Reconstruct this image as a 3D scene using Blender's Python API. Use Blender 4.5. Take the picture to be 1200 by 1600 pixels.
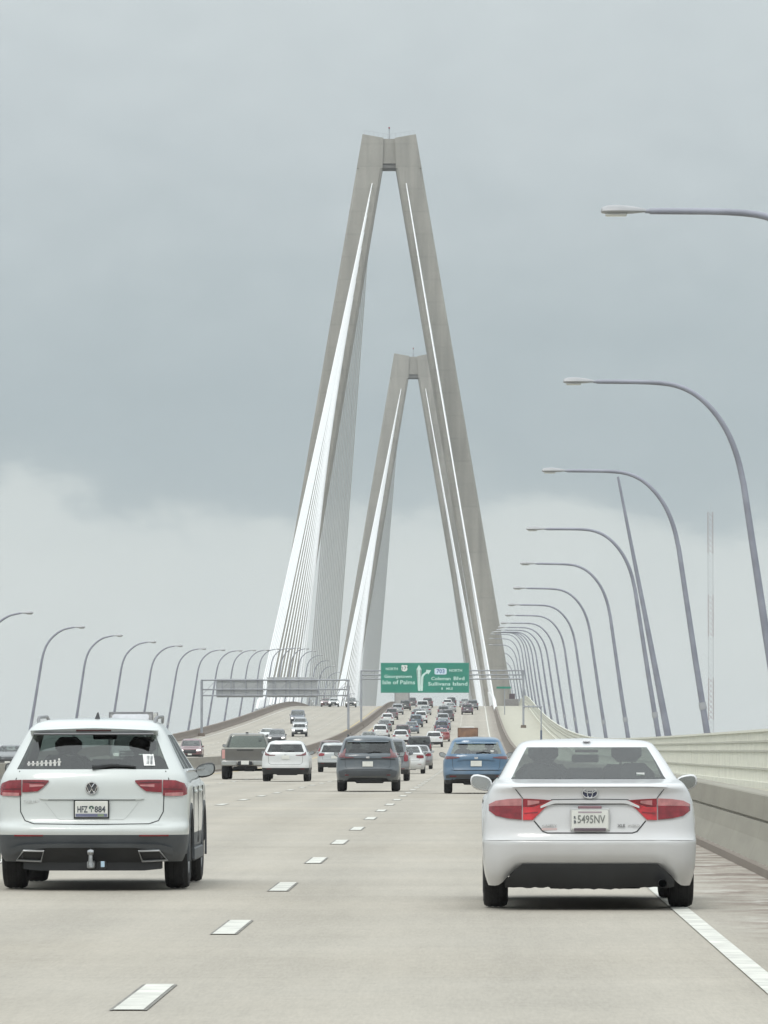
import bpy, bmesh, math, random
from mathutils import Vector, Matrix
R = math.radians
random.seed(7)
for o in list(bpy.data.objects): bpy.data.objects.remove(o)
scene = bpy.context.scene
COL = scene.collection

# ------------------------------------------------------------------ camera
F = 9250.0                                   # focal length in pixels of the 1600 px high photograph
cd = bpy.data.cameras.new('camera'); cam = bpy.data.objects.new('camera', cd); COL.objects.link(cam)
cd.sensor_fit = 'VERTICAL'; cd.sensor_height = 24.0; cd.lens = F / 1600 * 24.0
cd.clip_start = 0.5; cd.clip_end = 30000
cam.location = (0, 0, 1.5)
cam.rotation_euler = (R(90) + math.atan(625 / F), 0, 0)
scene.camera = cam

# ------------------------------------------------------------------ world, sun, exposure
w = bpy.data.worlds.new('World'); scene.world = w; w.use_nodes = True
nt = w.node_tree; nt.nodes.clear()
N = nt.nodes.new; L = nt.links.new
def mth(nt, op, a, b=None, c=None, clamp=False):
    n = nt.nodes.new('ShaderNodeMath'); n.operation = op; n.use_clamp = clamp
    for i, v in enumerate((a, b, c)):
        if v is None: continue
        if isinstance(v, (int, float)): n.inputs[i].default_value = v
        else: nt.links.new(v, n.inputs[i])
    return n.outputs[0]
def ramp(nt, fac, stops, interp='EASE'):
    n = nt.nodes.new('ShaderNodeValToRGB'); cr = n.color_ramp; cr.interpolation = interp
    while len(cr.elements) > 1: cr.elements.remove(cr.elements[-1])
    for i, (p, c) in enumerate(stops):
        e = cr.elements[0] if i == 0 else cr.elements.new(p)
        e.position = p; e.color = (c[0], c[1], c[2], 1)
    nt.links.new(fac, n.inputs[0]); return n.outputs[0]
SUN_EL, SUN_AZ = 52, 200                     # sun behind the cloud, to the rear of the camera
sky = N('ShaderNodeTexSky'); sky.sky_type = 'NISHITA'; sky.sun_disc = False
sky.sun_elevation = R(SUN_EL); sky.sun_rotation = R(SUN_AZ)
bg1 = N('ShaderNodeBackground'); bg1.inputs[1].default_value = 0.08; L(sky.outputs[0], bg1.inputs[0])
tc = N('ShaderNodeTexCoord')
sx = N('ShaderNodeSeparateXYZ'); L(tc.outputs['Generated'], sx.inputs[0])
def snoise(sc, stretch, det, off=(0, 0, 0), rough=.5, dist=0.0):
    m = N('ShaderNodeMapping'); m.inputs['Scale'].default_value = (sc, sc, sc * stretch); m.inputs['Location'].default_value = off
    L(tc.outputs['Generated'], m.inputs[0])
    n = N('ShaderNodeTexNoise'); n.inputs['Scale'].default_value = 1; n.inputs['Detail'].default_value = det
    n.inputs['Roughness'].default_value = rough; n.inputs['Distortion'].default_value = dist
    L(m.outputs[0], n.inputs['Vector']); return n.outputs['Fac']
n1 = snoise(26, 2.0, 5, (3.1, 0.4, 1.7), .5, .3)
n2 = snoise(60, 1.8, 5, (8, 2, 5), .55)
el = mth(nt, 'ADD', sx.outputs[2], mth(nt, 'MULTIPLY', mth(nt, 'SUBTRACT', n1, .5), .040))
el = mth(nt, 'ADD', el, mth(nt, 'MULTIPLY', mth(nt, 'SUBTRACT', n2, .5), .016))
fac = mth(nt, 'MULTIPLY', el, 4.0, clamp=True)          # 0 .. 0.25 of the elevation sine
HB = (.695, .742, .722)
cl = ramp(nt, fac, [(0.0, (.66, .71, .68)), (.16, HB), (.258, (.685, .735, .716)), (.281, (.410, .480, .500)), (.34, (.415, .484, .508)),
                    (.43, (.474, .540, .556)), (.52, (.555, .612, .628)), (.64, (.635, .695, .700)), (1.0, (.70, .75, .76))], 'B_SPLINE')
# towards the zenith an overcast sky grows brighter (about three times the horizon)
up = mth(nt, 'MAXIMUM', mth(nt, 'SUBTRACT', sx.outputs[2], .16), 0.0)
gain = mth(nt, 'MULTIPLY_ADD', up, 2.1, 1.0)
low = mth(nt, 'MULTIPLY', mth(nt, 'LESS_THAN', sx.outputs[2], -0.002), 1.0)
soft = mth(nt, 'MULTIPLY_ADD', mth(nt, 'SUBTRACT', n2, .5), .07, 1.0)
g2 = mth(nt, 'MULTIPLY', gain, soft)
vm = N('ShaderNodeVectorMath'); vm.operation = 'SCALE'; L(cl, vm.inputs[0]); L(g2, vm.inputs['Scale'])
bg2 = N('ShaderNodeBackground'); bg2.inputs[1].default_value = 1.0; L(vm.outputs[0], bg2.inputs[0])
mx = N('ShaderNodeMixShader'); mx.inputs[0].default_value = 0.93; L(bg1.outputs[0], mx.inputs[1]); L(bg2.outputs[0], mx.inputs[2])
wo = N('ShaderNodeOutputWorld'); L(mx.outputs[0], wo.inputs[0])
sl = bpy.data.lights.new('sun', 'SUN'); sl.energy = 0.9; sl.angle = R(16); sl.color = (1, .96, .90)
so = bpy.data.objects.new('sun', sl); COL.objects.link(so)
az = R(SUN_AZ)
so.rotation_euler = Vector((math.sin(az) * math.cos(R(SUN_EL)), math.cos(az) * math.cos(R(SUN_EL)), math.sin(R(SUN_EL)))).to_track_quat('Z', 'Y').to_euler()
so.location = (0, -50, 80)
scene.view_settings.view_transform = 'Standard'; scene.view_settings.look = 'None'
scene.view_settings.exposure = 0.0; scene.view_settings.gamma = 1.0; scene.view_settings.use_curve_mapping = False
scene.render.resolution_x = 768; scene.render.resolution_y = 1024

# ------------------------------------------------------------------ materials
MATS = {}
def mat(name, col=(.5, .5, .5), rough=.6, metal=0., var=.06, scale=3., coat=0., emit=0., spec=.5, bump=0., bscale=40.):
    if name in MATS: return MATS[name]
    m = bpy.data.materials.new(name); m.use_nodes = True; t = m.node_tree; b = t.nodes['Principled BSDF']
    b.inputs['Roughness'].default_value = rough; b.inputs['Metallic'].default_value = metal
    b.inputs['Coat Weight'].default_value = coat; b.inputs['Coat Roughness'].default_value = .06
    b.inputs['Specular IOR Level'].default_value = spec
    tc = t.nodes.new('ShaderNodeTexCoord')
    n = t.nodes.new('ShaderNodeTexNoise'); n.inputs['Scale'].default_value = scale; n.inputs['Detail'].default_value = 4
    t.links.new(tc.outputs['Object'], n.inputs['Vector'])
    c0 = tuple(max(0, c * (1 - var * 2)) for c in col); c1 = tuple(min(1, c * (1 + var * 2)) for c in col)
    t.links.new(ramp(t, n.outputs['Fac'], [(.25, c0), (.75, c1)], 'LINEAR'), b.inputs['Base Color'])
    if emit:
        b.inputs['Emission Color'].default_value = (*col, 1); b.inputs['Emission Strength'].default_value = emit
    if bump:
        n2 = t.nodes.new('ShaderNodeTexNoise'); n2.inputs['Scale'].default_value = bscale; n2.inputs['Detail'].default_value = 3
        t.links.new(tc.outputs['Object'], n2.inputs['Vector'])
        bp = t.nodes.new('ShaderNodeBump'); bp.inputs['Strength'].default_value = bump; bp.inputs['Distance'].default_value = .02
        t.links.new(n2.outputs['Fac'], bp.inputs['Height']); t.links.new(bp.outputs[0], b.inputs['Normal'])
    MATS[name] = m; return m

def paint_mat():
    m = bpy.data.materials.new('car_paint'); m.use_nodes = True; t = m.node_tree; b = t.nodes['Principled BSDF']
    oi = t.nodes.new('ShaderNodeObjectInfo'); ge = t.nodes.new('ShaderNodeNewGeometry'); tc = t.nodes.new('ShaderNodeTexCoord')
    n = t.nodes.new('ShaderNodeTexNoise'); n.inputs['Scale'].default_value = 2.2; n.inputs['Detail'].default_value = 5
    t.links.new(tc.outputs['Object'], n.inputs['Vector'])
    # road dust: strongest low on the body, patchy
    sz = t.nodes.new('ShaderNodeSeparateXYZ'); t.links.new(tc.outputs['Object'], sz.inputs[0])
    d = mth(t, 'MULTIPLY', mth(t, 'SUBTRACT', 1.0, mth(t, 'MULTIPLY', sz.outputs[2], .75, clamp=True)), mth(t, 'MULTIPLY', mth(t, 'SUBTRACT', n.outputs['Fac'], .12), .85), clamp=True)
    mx = t.nodes.new('ShaderNodeMix'); mx.data_type = 'RGBA'; t.links.new(d, mx.inputs[0]); t.links.new(oi.outputs['Color'], mx.inputs[6])
    mx.inputs[7].default_value = (.33, .31, .27, 1)
    m2 = t.nodes.new('ShaderNodeMix'); m2.data_type = 'RGBA'; t.links.new(ge.outputs['Backfacing'], m2.inputs[0])
    t.links.new(mx.outputs[2], m2.inputs[6]); m2.inputs[7].default_value = (.05, .05, .055, 1)
    t.links.new(m2.outputs[2], b.inputs['Base Color'])
    b.inputs['Roughness'].default_value = .34; b.inputs['Coat Weight'].default_value = .8; b.inputs['Coat Roughness'].default_value = .08
    return m
PAINT = paint_mat()

def glass_mat(name, tint, refl=.10):
    m = bpy.data.materials.new(name); m.use_nodes = True; t = m.node_tree; t.nodes.clear()
    tr = t.nodes.new('ShaderNodeBsdfTransparent'); gl = t.nodes.new('ShaderNodeBsdfGlossy')
    n = t.nodes.new('ShaderNodeTexNoise'); n.inputs['Scale'].default_value = .4
    t.links.new(ramp(t, n.outputs['Fac'], [(.3, tuple(c * .92 for c in tint)), (.7, tuple(c * 1.06 for c in tint))], 'LINEAR'), tr.inputs[0])
    gl.inputs['Roughness'].default_value = .05
    fr = t.nodes.new('ShaderNodeLayerWeight'); fr.inputs[0].default_value = .35
    f = mth(t, 'MULTIPLY_ADD', fr.outputs['Fresnel'], .35, refl, clamp=True)
    mx = t.nodes.new('ShaderNodeMixShader'); t.links.new(f, mx.inputs[0]); t.links.new(tr.outputs[0], mx.inputs[1]); t.links.new(gl.outputs[0], mx.inputs[2])
    o = t.nodes.new('ShaderNodeOutputMaterial'); t.links.new(mx.outputs[0], o.inputs[0])
    return m
GLASS_DARK = glass_mat('privacy_glass', (.42, .48, .46), .085)
GLASS = glass_mat('tinted_glass', (.64, .71, .68), .12)
GLASS_DEEP = glass_mat('deep_glass', (.17, .19, .20), .055)
BLACK = mat('black_plastic', (.020, .021, .023), .5, var=.15)
GREYPL = mat('grey_cladding', (.075, .082, .090), .55, var=.12)
RUBBER = mat('tyre_rubber', (.022, .022, .023), .85, var=.2, bump=.4)
RIM = mat('alloy_rim', (.45, .45, .46), .3, 1.0)
CHROME = mat('chrome', (.75, .75, .77), .18, 1.0)
RED = mat('red_lens', (.21, .012, .020), .25, coat=.4, var=.2, scale=14)
REDL = mat('bright_red_lens', (.50, .020, .028), .2, coat=.5, var=.2, scale=14)
PINK = mat('clear_red_lens', (.46, .19, .19), .22, coat=.5, var=.15, scale=14)
WHITEL = mat('lamp_white', (1, .97, .92), .2, emit=1.6)
SEAT = mat('seat_cloth', (.045, .046, .050), .9)
PLATEW = mat('plate_white', (.72, .72, .68), .5)
PLATEB = mat('plate_band', (.16, .17, .26), .5)
INK = mat('plate_ink', (.07, .08, .10), .6)
WHITEP = mat('white_print', (.82, .82, .80), .6)
STEEL = mat('galvanised_steel', (.34, .35, .38), .5, .1, var=.10, scale=1.5)
POLE = mat('pole_metal', (.285, .290, .340), .5, .1, var=.12, scale=.8)
HEADM = mat("lamp_head_metal", (.38, .38, .39), .45, .1)
CABLE = mat('cable_sheath', (.78, .78, .78), .55, var=.03)

# ------------------------------------------------------------------ mesh helpers
class MB:
    def __init__(s): s.v = []; s.f = []; s.uv = {}
    def add(s, vs, fs):
        o = len(s.v); s.v += [tuple(v) for v in vs]; s.f += [tuple(i + o for i in f) for f in fs]; return s
    def box(s, a, b, taper=None):
        x0, y0, z0 = a; x1, y1, z1 = b
        return s.add([(x0,y0,z0),(x1,y0,z0),(x1,y1,z0),(x0,y1,z0),(x0,y0,z1),(x1,y0,z1),(x1,y1,z1),(x0,y1,z1)],
                     [(0,3,2,1),(4,5,6,7),(0,1,5,4),(1,2,6,5),(2,3,7,6),(3,0,4,7)])
    def bbox(s, c, h, bev=.02):
        """bevelled box, centre c, half sizes h"""
        cx, cy, cz = c; hx, hy, hz = h; b = min(bev, hx*.9, hy*.9, hz*.9)
        rings = []
        for (z, i) in ((-hz, b), (-hz + b, 0), (hz - b, 0), (hz, b)):
            x, y = hx - i, hy - i
            rings.append([(-x, -y+b), (-x+b, -y), (x-b, -y), (x, -y+b), (x, y-b), (x-b, y), (-x+b, y), (-x, y-b)])
        vs = []; 
        for r, (z, i) in zip(rings, ((-hz, b), (-hz + b, 0), (hz - b, 0), (hz, b))): vs += [(cx+p[0], cy+p[1], cz+z) for p in r]
        fs = [tuple(reversed(range(8))), tuple(range(24, 32))]
        for k in range(3):
            for i in range(8): j = (i+1) % 8; fs.append((k*8+i, k*8+j, (k+1)*8+j, (k+1)*8+i))
        return s.add(vs, fs)
    def tube(s, pts, rad, n=8, cap=True, squash=1.0):
        pts = [Vector(p) for p in pts]
        if isinstance(rad, (int, float)): rad = [rad] * len(pts)
        vs = []; up = None
        for i, p in enumerate(pts):
            d = (pts[min(i+1, len(pts)-1)] - pts[max(i-1, 0)]).normalized()
            if up is None:
                up = Vector((0, 1, 0)) if abs(d.y) < .9 else Vector((1, 0, 0))
            a = d.cross(up).normalized(); b = a.cross(d).normalized(); up = b
            for k in range(n):
                t = 2 * math.pi * k / n
                vs.append(p + (a * math.cos(t) + b * math.sin(t) * squash) * rad[i])
        fs = []
        for i in range(len(pts) - 1):
            for k in range(n):
                j = (k + 1) % n; fs.append((i*n+k, i*n+j, (i+1)*n+j, (i+1)*n+k))
        if cap: fs += [tuple(reversed(range(n))), tuple(range((len(pts)-1)*n, len(pts)*n))]
        return s.add(vs, fs)
    def lathe_x(s, prof, n=28, c=(0, 0, 0)):
        """profile of (x, r) turned about the x axis"""
        vs = []
        for x, r in prof:
            for k in range(n):
                t = 2*math.pi*k/n; vs.append((c[0]+x, c[1]+r*math.cos(t), c[2]+r*math.sin(t)))
        fs = []
        for i in range(len(prof)-1):
            for k in range(n):
                j = (k+1) % n; fs.append((i*n+k, (i+1)*n+k, (i+1)*n+j, i*n+j))
        return s.add(vs, fs)
    def grid(s, P, close=False):
        """P[i][j] points"""
        o = len(s.v); ni = len(P); nj = len(P[0])
        for row in P: s.v += [tuple(p) for p in row]
        for i in range(ni-1):
            for j in range(nj-1 if not close else nj):
                k = (j+1) % nj
                s.f.append((o+i*nj+j, o+i*nj+k, o+(i+1)*nj+k, o+(i+1)*nj+j))
        return s
    def build(s, name, material, parent=None, smooth=None, uvs=None, kind=None, color=None, fix=True):
        me = bpy.data.meshes.new(name); me.from_pydata(s.v, [], s.f)
        if fix:
            bm = bmesh.new(); bm.from_mesh(me)
            bmesh.ops.recalc_face_normals(bm, faces=bm.faces); bm.to_mesh(me); bm.free()
        if uvs is not None:
            u = me.uv_layers.new(name='UVMap')
            for lp in me.loops: u.data[lp.index].uv = uvs[lp.vertex_index]
        me.materials.append(material)
        if smooth is not None:
            me.polygons.foreach_set('use_smooth', [True]*len(me.polygons))
            me.set_sharp_from_angle(angle=R(smooth))
        me.update()
        o = bpy.data.objects.new(name, me); COL.objects.link(o)
        if parent is not None: o.parent = parent
        if kind: o['kind'] = kind
        if color: o.color = (*color, 1)
        return o
def thing(name, label=None, cat=None, group=None, loc=(0, 0, 0), rot=(0, 0, 0)):
    o = bpy.data.objects.new(name, None); COL.objects.link(o); o.empty_display_size = .3
    o.location = loc; o.rotation_euler = rot; tag(o, label, cat, group); return o
def tag(o, label=None, cat=None, group=None, kind=None):
    if label: o['label'] = label
    if cat: o['category'] = cat
    if group: o['group'] = group
    if kind: o['kind'] = kind
    return o
def copy_tree(o, parent=None):
    c = o.copy(); COL.objects.link(c)
    if parent is not None:
        c.parent = parent
    for ch in list(o.children): copy_tree(ch, c)
    return c
TXT = {}
def text_mesh(txt, h, depth=.004, bold=0.0, width=None):
    """lettering as a mesh in the XZ plane, centred, facing -Y; returns MB"""
    cu = bpy.data.curves.new('t', 'FONT'); cu.body = txt; cu.size = 1; cu.extrude = 0; cu.offset = bold; cu.resolution_u = 2
    ob = bpy.data.objects.new('t', cu); COL.objects.link(ob)
    dg = bpy.context.evaluated_depsgraph_get(); me = bpy.data.meshes.new_from_object(ob.evaluated_get(dg))
    vs = [v.co.copy() for v in me.vertices]; fs = [tuple(p.vertices) for p in me.polygons]
    bpy.data.objects.remove(ob); bpy.data.curves.remove(cu); bpy.data.meshes.remove(me)
    x0 = min(v.x for v in vs); x1 = max(v.x for v in vs); y0 = min(v.y for v in vs); y1 = max(v.y for v in vs)
    k = h / max(1e-6, (y1 - y0)); kx = k if width is None else width / (x1 - x0)
    m = MB(); P = [((v.x - (x0+x1)/2) * kx, 0, (v.y - (y0+y1)/2) * k) for v in vs]
    m.v = [(p[0], -depth, p[2]) for p in P]; m.f = list(fs)
    n = len(P); ed = {}
    for f in fs:
        for a, b in zip(f, f[1:] + f[:1]): ed[(a, b)] = 1
    m.v += [(p[0], 0, p[2]) for p in P]
    for (a, b) in ed:
        if (b, a) not in ed: m.f.append((b, a, a+n, b+n))
    return m
def moved(m, d, rz=0):
    M = Matrix.Translation(d) @ Matrix.Rotation(rz, 4, 'Z'); m.v = [tuple(M @ Vector(v)) for v in m.v]; return m

# ------------------------------------------------------------------ the road line: height and sideways run with distance
SL = [(-80, .030), (0, .030), (60, .0299), (100, .0292), (150, .0270), (280, .0275), (400, .0295), (500, .035), (600, .039), (700, .0425),
      (850, .0465), (950, .047), (1030, .040), (1080, .031), (1200, .018), (1430, 0.0), (1700, -.022), (2400, -.045)]
def slope(y):
    if y <= SL[0][0]: return SL[0][1]
    for (a, s), (b, t) in zip(SL, SL[1:]):
        if y <= b: return s + (t - s) * (y - a) / (b - a)
    return SL[-1][1]
ZT = {}
_z = 0.0
for i in range(0, 2601): ZT[i] = _z; _z += slope(i + .5)
_z = 0.0
for i in range(0, -101, -1): ZT[i] = _z; _z -= slope(i - .5)
def rz(y):
    y = max(-99.9, min(2599, y)); i = math.floor(y); f = y - i; return ZT[i] * (1-f) + ZT[i+1] * f
def rx(y):
    s = min(1, max(0, (y - 850) / 350.)); s = s*s*(3-2*s)
    return .0153 * y
def P(t, y, h=0.0): return (t + rx(y), y, rz(y) + h)
def heading(y): return -math.atan(rx(y + 1) - rx(y))
YS = [-60 + 4*i for i in range(int(700/4))] + [640 + 8*i for i in range(int(1760/8) + 1)]
def strip(t0, t1, h, ys, nx=1):
    m = MB(); uv = []; ts = [t0 + (t1-t0)*i/nx for i in range(nx+1)]
    m.grid([[P(t, y, h) for t in ts] for y in ys])
    for y in ys: uv += [(t, y) for t in ts]
    return m, uv
def profile_run(prof, ys, close=True, cap=True):
    """sweep a closed (t,h) profile along the road"""
    m = MB(); n = len(prof); uv = []
    m.grid([[P(t, y, h) for t, h in prof] for y in ys], close)
    for y in ys: uv += [(h, y) for t, h in prof]
    if cap: m.f += [tuple(range(n)), tuple(range(len(m.v)-n, len(m.v)))[::-1]]
    return m, uv
# ------------------------------------------------------------------ large structure
def road_mat():
    m = bpy.data.materials.new('road_concrete'); m.use_nodes = True; t = m.node_tree; b = t.nodes['Principled BSDF']
    uv = t.nodes.new('ShaderNodeUVMap'); uv.uv_map = 'UVMap'
    s = t.nodes.new('ShaderNodeSeparateXYZ'); t.links.new(uv.outputs[0], s.inputs[0]); T, Y = s.outputs[0], s.outputs[1]
    def noise(sc, sx=1., sy=1., det=4, rough=.55):
        mp = t.nodes.new('ShaderNodeMapping'); mp.inputs['Scale'].default_value = (sx*sc, sy*sc, 1); t.links.new(uv.outputs[0], mp.inputs[0])
        n = t.nodes.new('ShaderNodeTexNoise'); n.inputs['Scale'].default_value = 1; n.inputs['Detail'].default_value = det; n.inputs['Roughness'].default_value = rough
        t.links.new(mp.outputs[0], n.inputs['Vector']); return n.outputs['Fac']
    big = noise(.10, 1.2, .55, 4); cross = noise(.30, .35, 1, 3); fine = noise(9, 1, 1, 5, .7); lng = noise(1.6, 1, .03, 3); mid = noise(.8, 1, .5, 4)
    v = mth(t, 'MULTIPLY_ADD', mth(t, 'SUBTRACT', big, .5), .34, 1.0)
    v = mth(t, 'ADD', v, mth(t, 'MULTIPLY', mth(t, 'SUBTRACT', cross, .5), .34))
    v = mth(t, 'ADD', v, mth(t, 'MULTIPLY', mth(t, 'SUBTRACT', fine, .5), .30))
    v = mth(t, 'ADD', v, mth(t, 'MULTIPLY', mth(t, 'SUBTRACT', lng, .5), .16))
    v = mth(t, 'ADD', v, mth(t, 'MULTIPLY', mth(t, 'SUBTRACT', mid, .5), .14))
    grain = noise(1.0, 7, .35, 5, .7)
    v = mth(t, 'ADD', v, mth(t, 'MULTIPLY', mth(t, 'SUBTRACT', grain, .5), .22))
    g2 = noise(1.0, 46, 2.4, 3, .8); v = mth(t, 'ADD', v, mth(t, 'MULTIPLY', mth(t, 'SUBTRACT', g2, .5), .42))
    # worn wheel tracks, two to a 3.7 m lane, and a pale oil-free band between
    ph = mth(t, 'MULTIPLY', mth(t, 'ADD', T, .13 + .46), 2*math.pi/1.84)
    v = mth(t, 'ADD', v, mth(t, 'MULTIPLY', mth(t, 'COSINE', ph), .045))
    # transverse saw joints every 9.1 m
    jf = mth(t, 'FRACT', mth(t, 'MULTIPLY', Y, 1/9.14)); jt = mth(t, 'LESS_THAN', jf, .0035)
    v = mth(t, 'SUBTRACT', v, mth(t, 'MULTIPLY', jt, .14))
    # hairline cracks and small patches
    sp = mth(t, 'GREATER_THAN', noise(1.1, 1, .8, 6, .62), .72)
    v = mth(t, 'SUBTRACT', v, mth(t, 'MULTIPLY', sp, .10))
    c = ramp(t, mth(t, 'MULTIPLY', big, 1.0), [(.30, (.378, .340, .284)), (.55, (.362, .332, .286)), (.75, (.382, .342, .283))], 'LINEAR')
    vm = t.nodes.new('ShaderNodeVectorMath'); vm.operation = 'SCALE'; t.links.new(c, vm.inputs[0]); t.links.new(v, vm.inputs['Scale'])
    # dirt on the shoulders
    def edge(t0, t1):   # 0..1 rising from t0 to t1
        mr = t.nodes.new('ShaderNodeMapRange'); mr.inputs['From Min'].default_value = t0; mr.inputs['From Max'].default_value = t1
        t.links.new(T, mr.inputs['Value']); return mr.outputs[0]
    shr = edge(1.9, 2.5); shl = edge(-13.3, -13.8)
    shb = mth(t, 'MULTIPLY', edge(-30.9, -31.6), 1.0)
    sh = mth(t, 'MAXIMUM', shr, mth(t, 'MULTIPLY', shl, mth(t, 'GREATER_THAN', T, -16.2)))
    sh = mth(t, 'MAXIMUM', sh, shb)
    st = noise(1.0, .8, .5, 6, .65); st2 = noise(1.8, .9, .55, 5, .7)
    k = mth(t, 'MULTIPLY', sh, mth(t, 'MULTIPLY_ADD', mth(t, 'SUBTRACT', st, .42), 3.2, .35, clamp=True), clamp=True)
    mx = t.nodes.new('ShaderNodeMix'); mx.data_type = 'RGBA'; t.links.new(k, mx.inputs[0]); t.links.new(vm.outputs[0], mx.inputs[6])
    t.links.new(ramp(t, st2, [(.36, (.125, .092, .075)), (.48, (.235, .185, .155)), (.56, (.36, .33, .29)), (.66, (.52, .50, .46))], 'LINEAR'), mx.inputs[7])
    t.links.new(mx.outputs[2], b.inputs['Base Color']); b.inputs['Roughness'].default_value = .82; b.inputs['Specular IOR Level'].default_value = .35
    bp = t.nodes.new('ShaderNodeBump'); bp.inputs['Strength'].default_value = .25; bp.inputs['Distance'].default_value = .01
    t.links.new(fine, bp.inputs['Height']); t.links.new(bp.outputs[0], b.inputs['Normal'])
    return m
def wall_mat(name, base, stain, y0, y1, amt=.7, foot=.10, jl=6.1):
    m = bpy.data.materials.new(name); m.use_nodes = True; t = m.node_tree; b = t.nodes['Principled BSDF']
    uv = t.nodes.new('ShaderNodeUVMap'); uv.uv_map = 'UVMap'
    s = t.nodes.new('ShaderNodeSeparateXYZ'); t.links.new(uv.outputs[0], s.inputs[0]); H, Y = s.outputs[0], s.outputs[1]
    def noise(sh, sy, det=5):
        mp = t.nodes.new('ShaderNodeMapping'); mp.inputs['Scale'].default_value = (sh, sy, 1); t.links.new(uv.outputs[0], mp.inputs[0])
        n = t.nodes.new('ShaderNodeTexNoise'); n.inputs['Scale'].default_value = 1; n.inputs['Detail'].default_value = det
        t.links.new(mp.outputs[0], n.inputs['Vector']); return n.outputs['Fac']
    a = noise(3, .25); d = noise(1.2, 2.5); f = noise(14, 14)
    v = mth(t, 'ADD', mth(t, 'MULTIPLY_ADD', mth(t, 'SUBTRACT', a, .5), .55, 1.0), mth(t, 'MULTIPLY', mth(t, 'SUBTRACT', f, .5), .25))
    jf = mth(t, 'FRACT', mth(t, 'MULTIPLY', Y, 1/jl)); v = mth(t, 'SUBTRACT', v, mth(t, 'MULTIPLY', mth(t, 'LESS_THAN', jf, .006), .35))
    vm = t.nodes.new('ShaderNodeVectorMath'); vm.operation = 'SCALE'; vm.inputs[0].default_value = base; t.links.new(v, vm.inputs['Scale'])
    mr = t.nodes.new('ShaderNodeMapRange'); mr.inputs['From Min'].default_value = y0; mr.inputs['From Max'].default_value = y1; t.links.new(Y, mr.inputs['Value'])
    k = mth(t, 'MULTIPLY', mr.outputs[0], mth(t, 'MULTIPLY_ADD', d, .8, amt - .4, clamp=True))
    ft = mth(t, 'MULTIPLY', mth(t, 'LESS_THAN', mth(t, 'ADD', H, mth(t, 'MULTIPLY', mth(t, 'SUBTRACT', d, .5), .06)), foot), .75)
    k = mth(t, 'MAXIMUM', k, ft)
    mx = t.nodes.new('ShaderNodeMix'); mx.data_type = 'RGBA'; t.links.new(k, mx.inputs[0]); t.links.new(vm.outputs[0], mx.inputs[6]); mx.inputs[7].default_value = (*stain, 1)
    t.links.new(mx.outputs[2], b.inputs['Base Color']); b.inputs['Roughness'].default_value = .85
    return m
ROAD = road_mat()
BARR = wall_mat('barrier_concrete', (.285, .270, .225), (.175, .135, .112), 20, 330)
BARM = wall_mat('median_concrete', (.27, .255, .22), (.170, .125, .100), 250, 560, .75)
PATHM = mat('path_concrete', (.44, .42, .345), .85, var=.06, scale=.8)
RAILM = mat('railing_paint', (.69, .68, .60), .6, var=.05, scale=2)
RAILD = mat('railing_bar_paint', (.46, .45, .39), .6, var=.05, scale=2)
def tower_mat():
    m = bpy.data.materials.new('tower_concrete'); m.use_nodes = True; t = m.node_tree; b = t.nodes['Principled BSDF']
    tc = t.nodes.new('ShaderNodeTexCoord'); s = t.nodes.new('ShaderNodeSeparateXYZ'); t.links.new(tc.outputs['Object'], s.inputs[0])
    def noise(sx, sz, det=5):
        mp = t.nodes.new('ShaderNodeMapping'); mp.inputs['Scale'].default_value = (sx, sx, sz); t.links.new(tc.outputs['Object'], mp.inputs[0])
        n = t.nodes.new('ShaderNodeTexNoise'); n.inputs['Scale'].default_value = 1; n.inputs['Detail'].default_value = det
        t.links.new(mp.outputs[0], n.inputs['Vector']); return n.outputs['Fac']
    a = noise(.10, .10); st = noise(.8, .035); f = noise(1.6, 1.6)
    lift = mth(t, 'FLOOR', mth(t, 'MULTIPLY', s.outputs[2], 1/4.6))
    wn = t.nodes.new('ShaderNodeTexWhiteNoise'); wn.noise_dimensions = '1D'; t.links.new(lift, wn.inputs['W'])
    v = mth(t, 'MULTIPLY_ADD', mth(t, 'SUBTRACT', a, .5), .34, 1.0)
    v = mth(t, 'ADD', v, mth(t, 'MULTIPLY', mth(t, 'SUBTRACT', st, .5), .70))
    v = mth(t, 'ADD', v, mth(t, 'MULTIPLY', mth(t, 'SUBTRACT', f, .5), .14))
    v = mth(t, 'ADD', v, mth(t, 'MULTIPLY', mth(t, 'SUBTRACT', wn.outputs['Value'], .5), .05))
    jf = mth(t, 'FRACT', mth(t, 'MULTIPLY', s.outputs[2], 1/4.6)); v = mth(t, 'SUBTRACT', v, mth(t, 'MULTIPLY', mth(t, 'LESS_THAN', jf, .06), .08))
    vm = t.nodes.new('ShaderNodeVectorMath'); vm.operation = 'SCALE'; vm.inputs[0].default_value = (.355, .334, .298); t.links.new(v, vm.inputs['Scale'])
    t.links.new(vm.outputs[0], b.inputs['Base Color']); b.inputs['Roughness'].default_value = .85
    return m
TOWER = tower_mat()

def structure(m, name, material, uv=None, smooth=None, parent=None):
    o = m.build(name, material, parent, smooth, uv)
    if parent is None: o['kind'] = 'structure'
    return o
# water far below the deck
wm = mat('water_surface', (.10, .12, .115), .12, var=.1, scale=.01, bump=.25, bscale=.6)
m = MB(); m.add([(-3000, -1000, -23), (3000, -1000, -23), (3000, 7000, -23), (-3000, 7000, -23)], [(0, 1, 2, 3)])
structure(m, 'water', wm)
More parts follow.
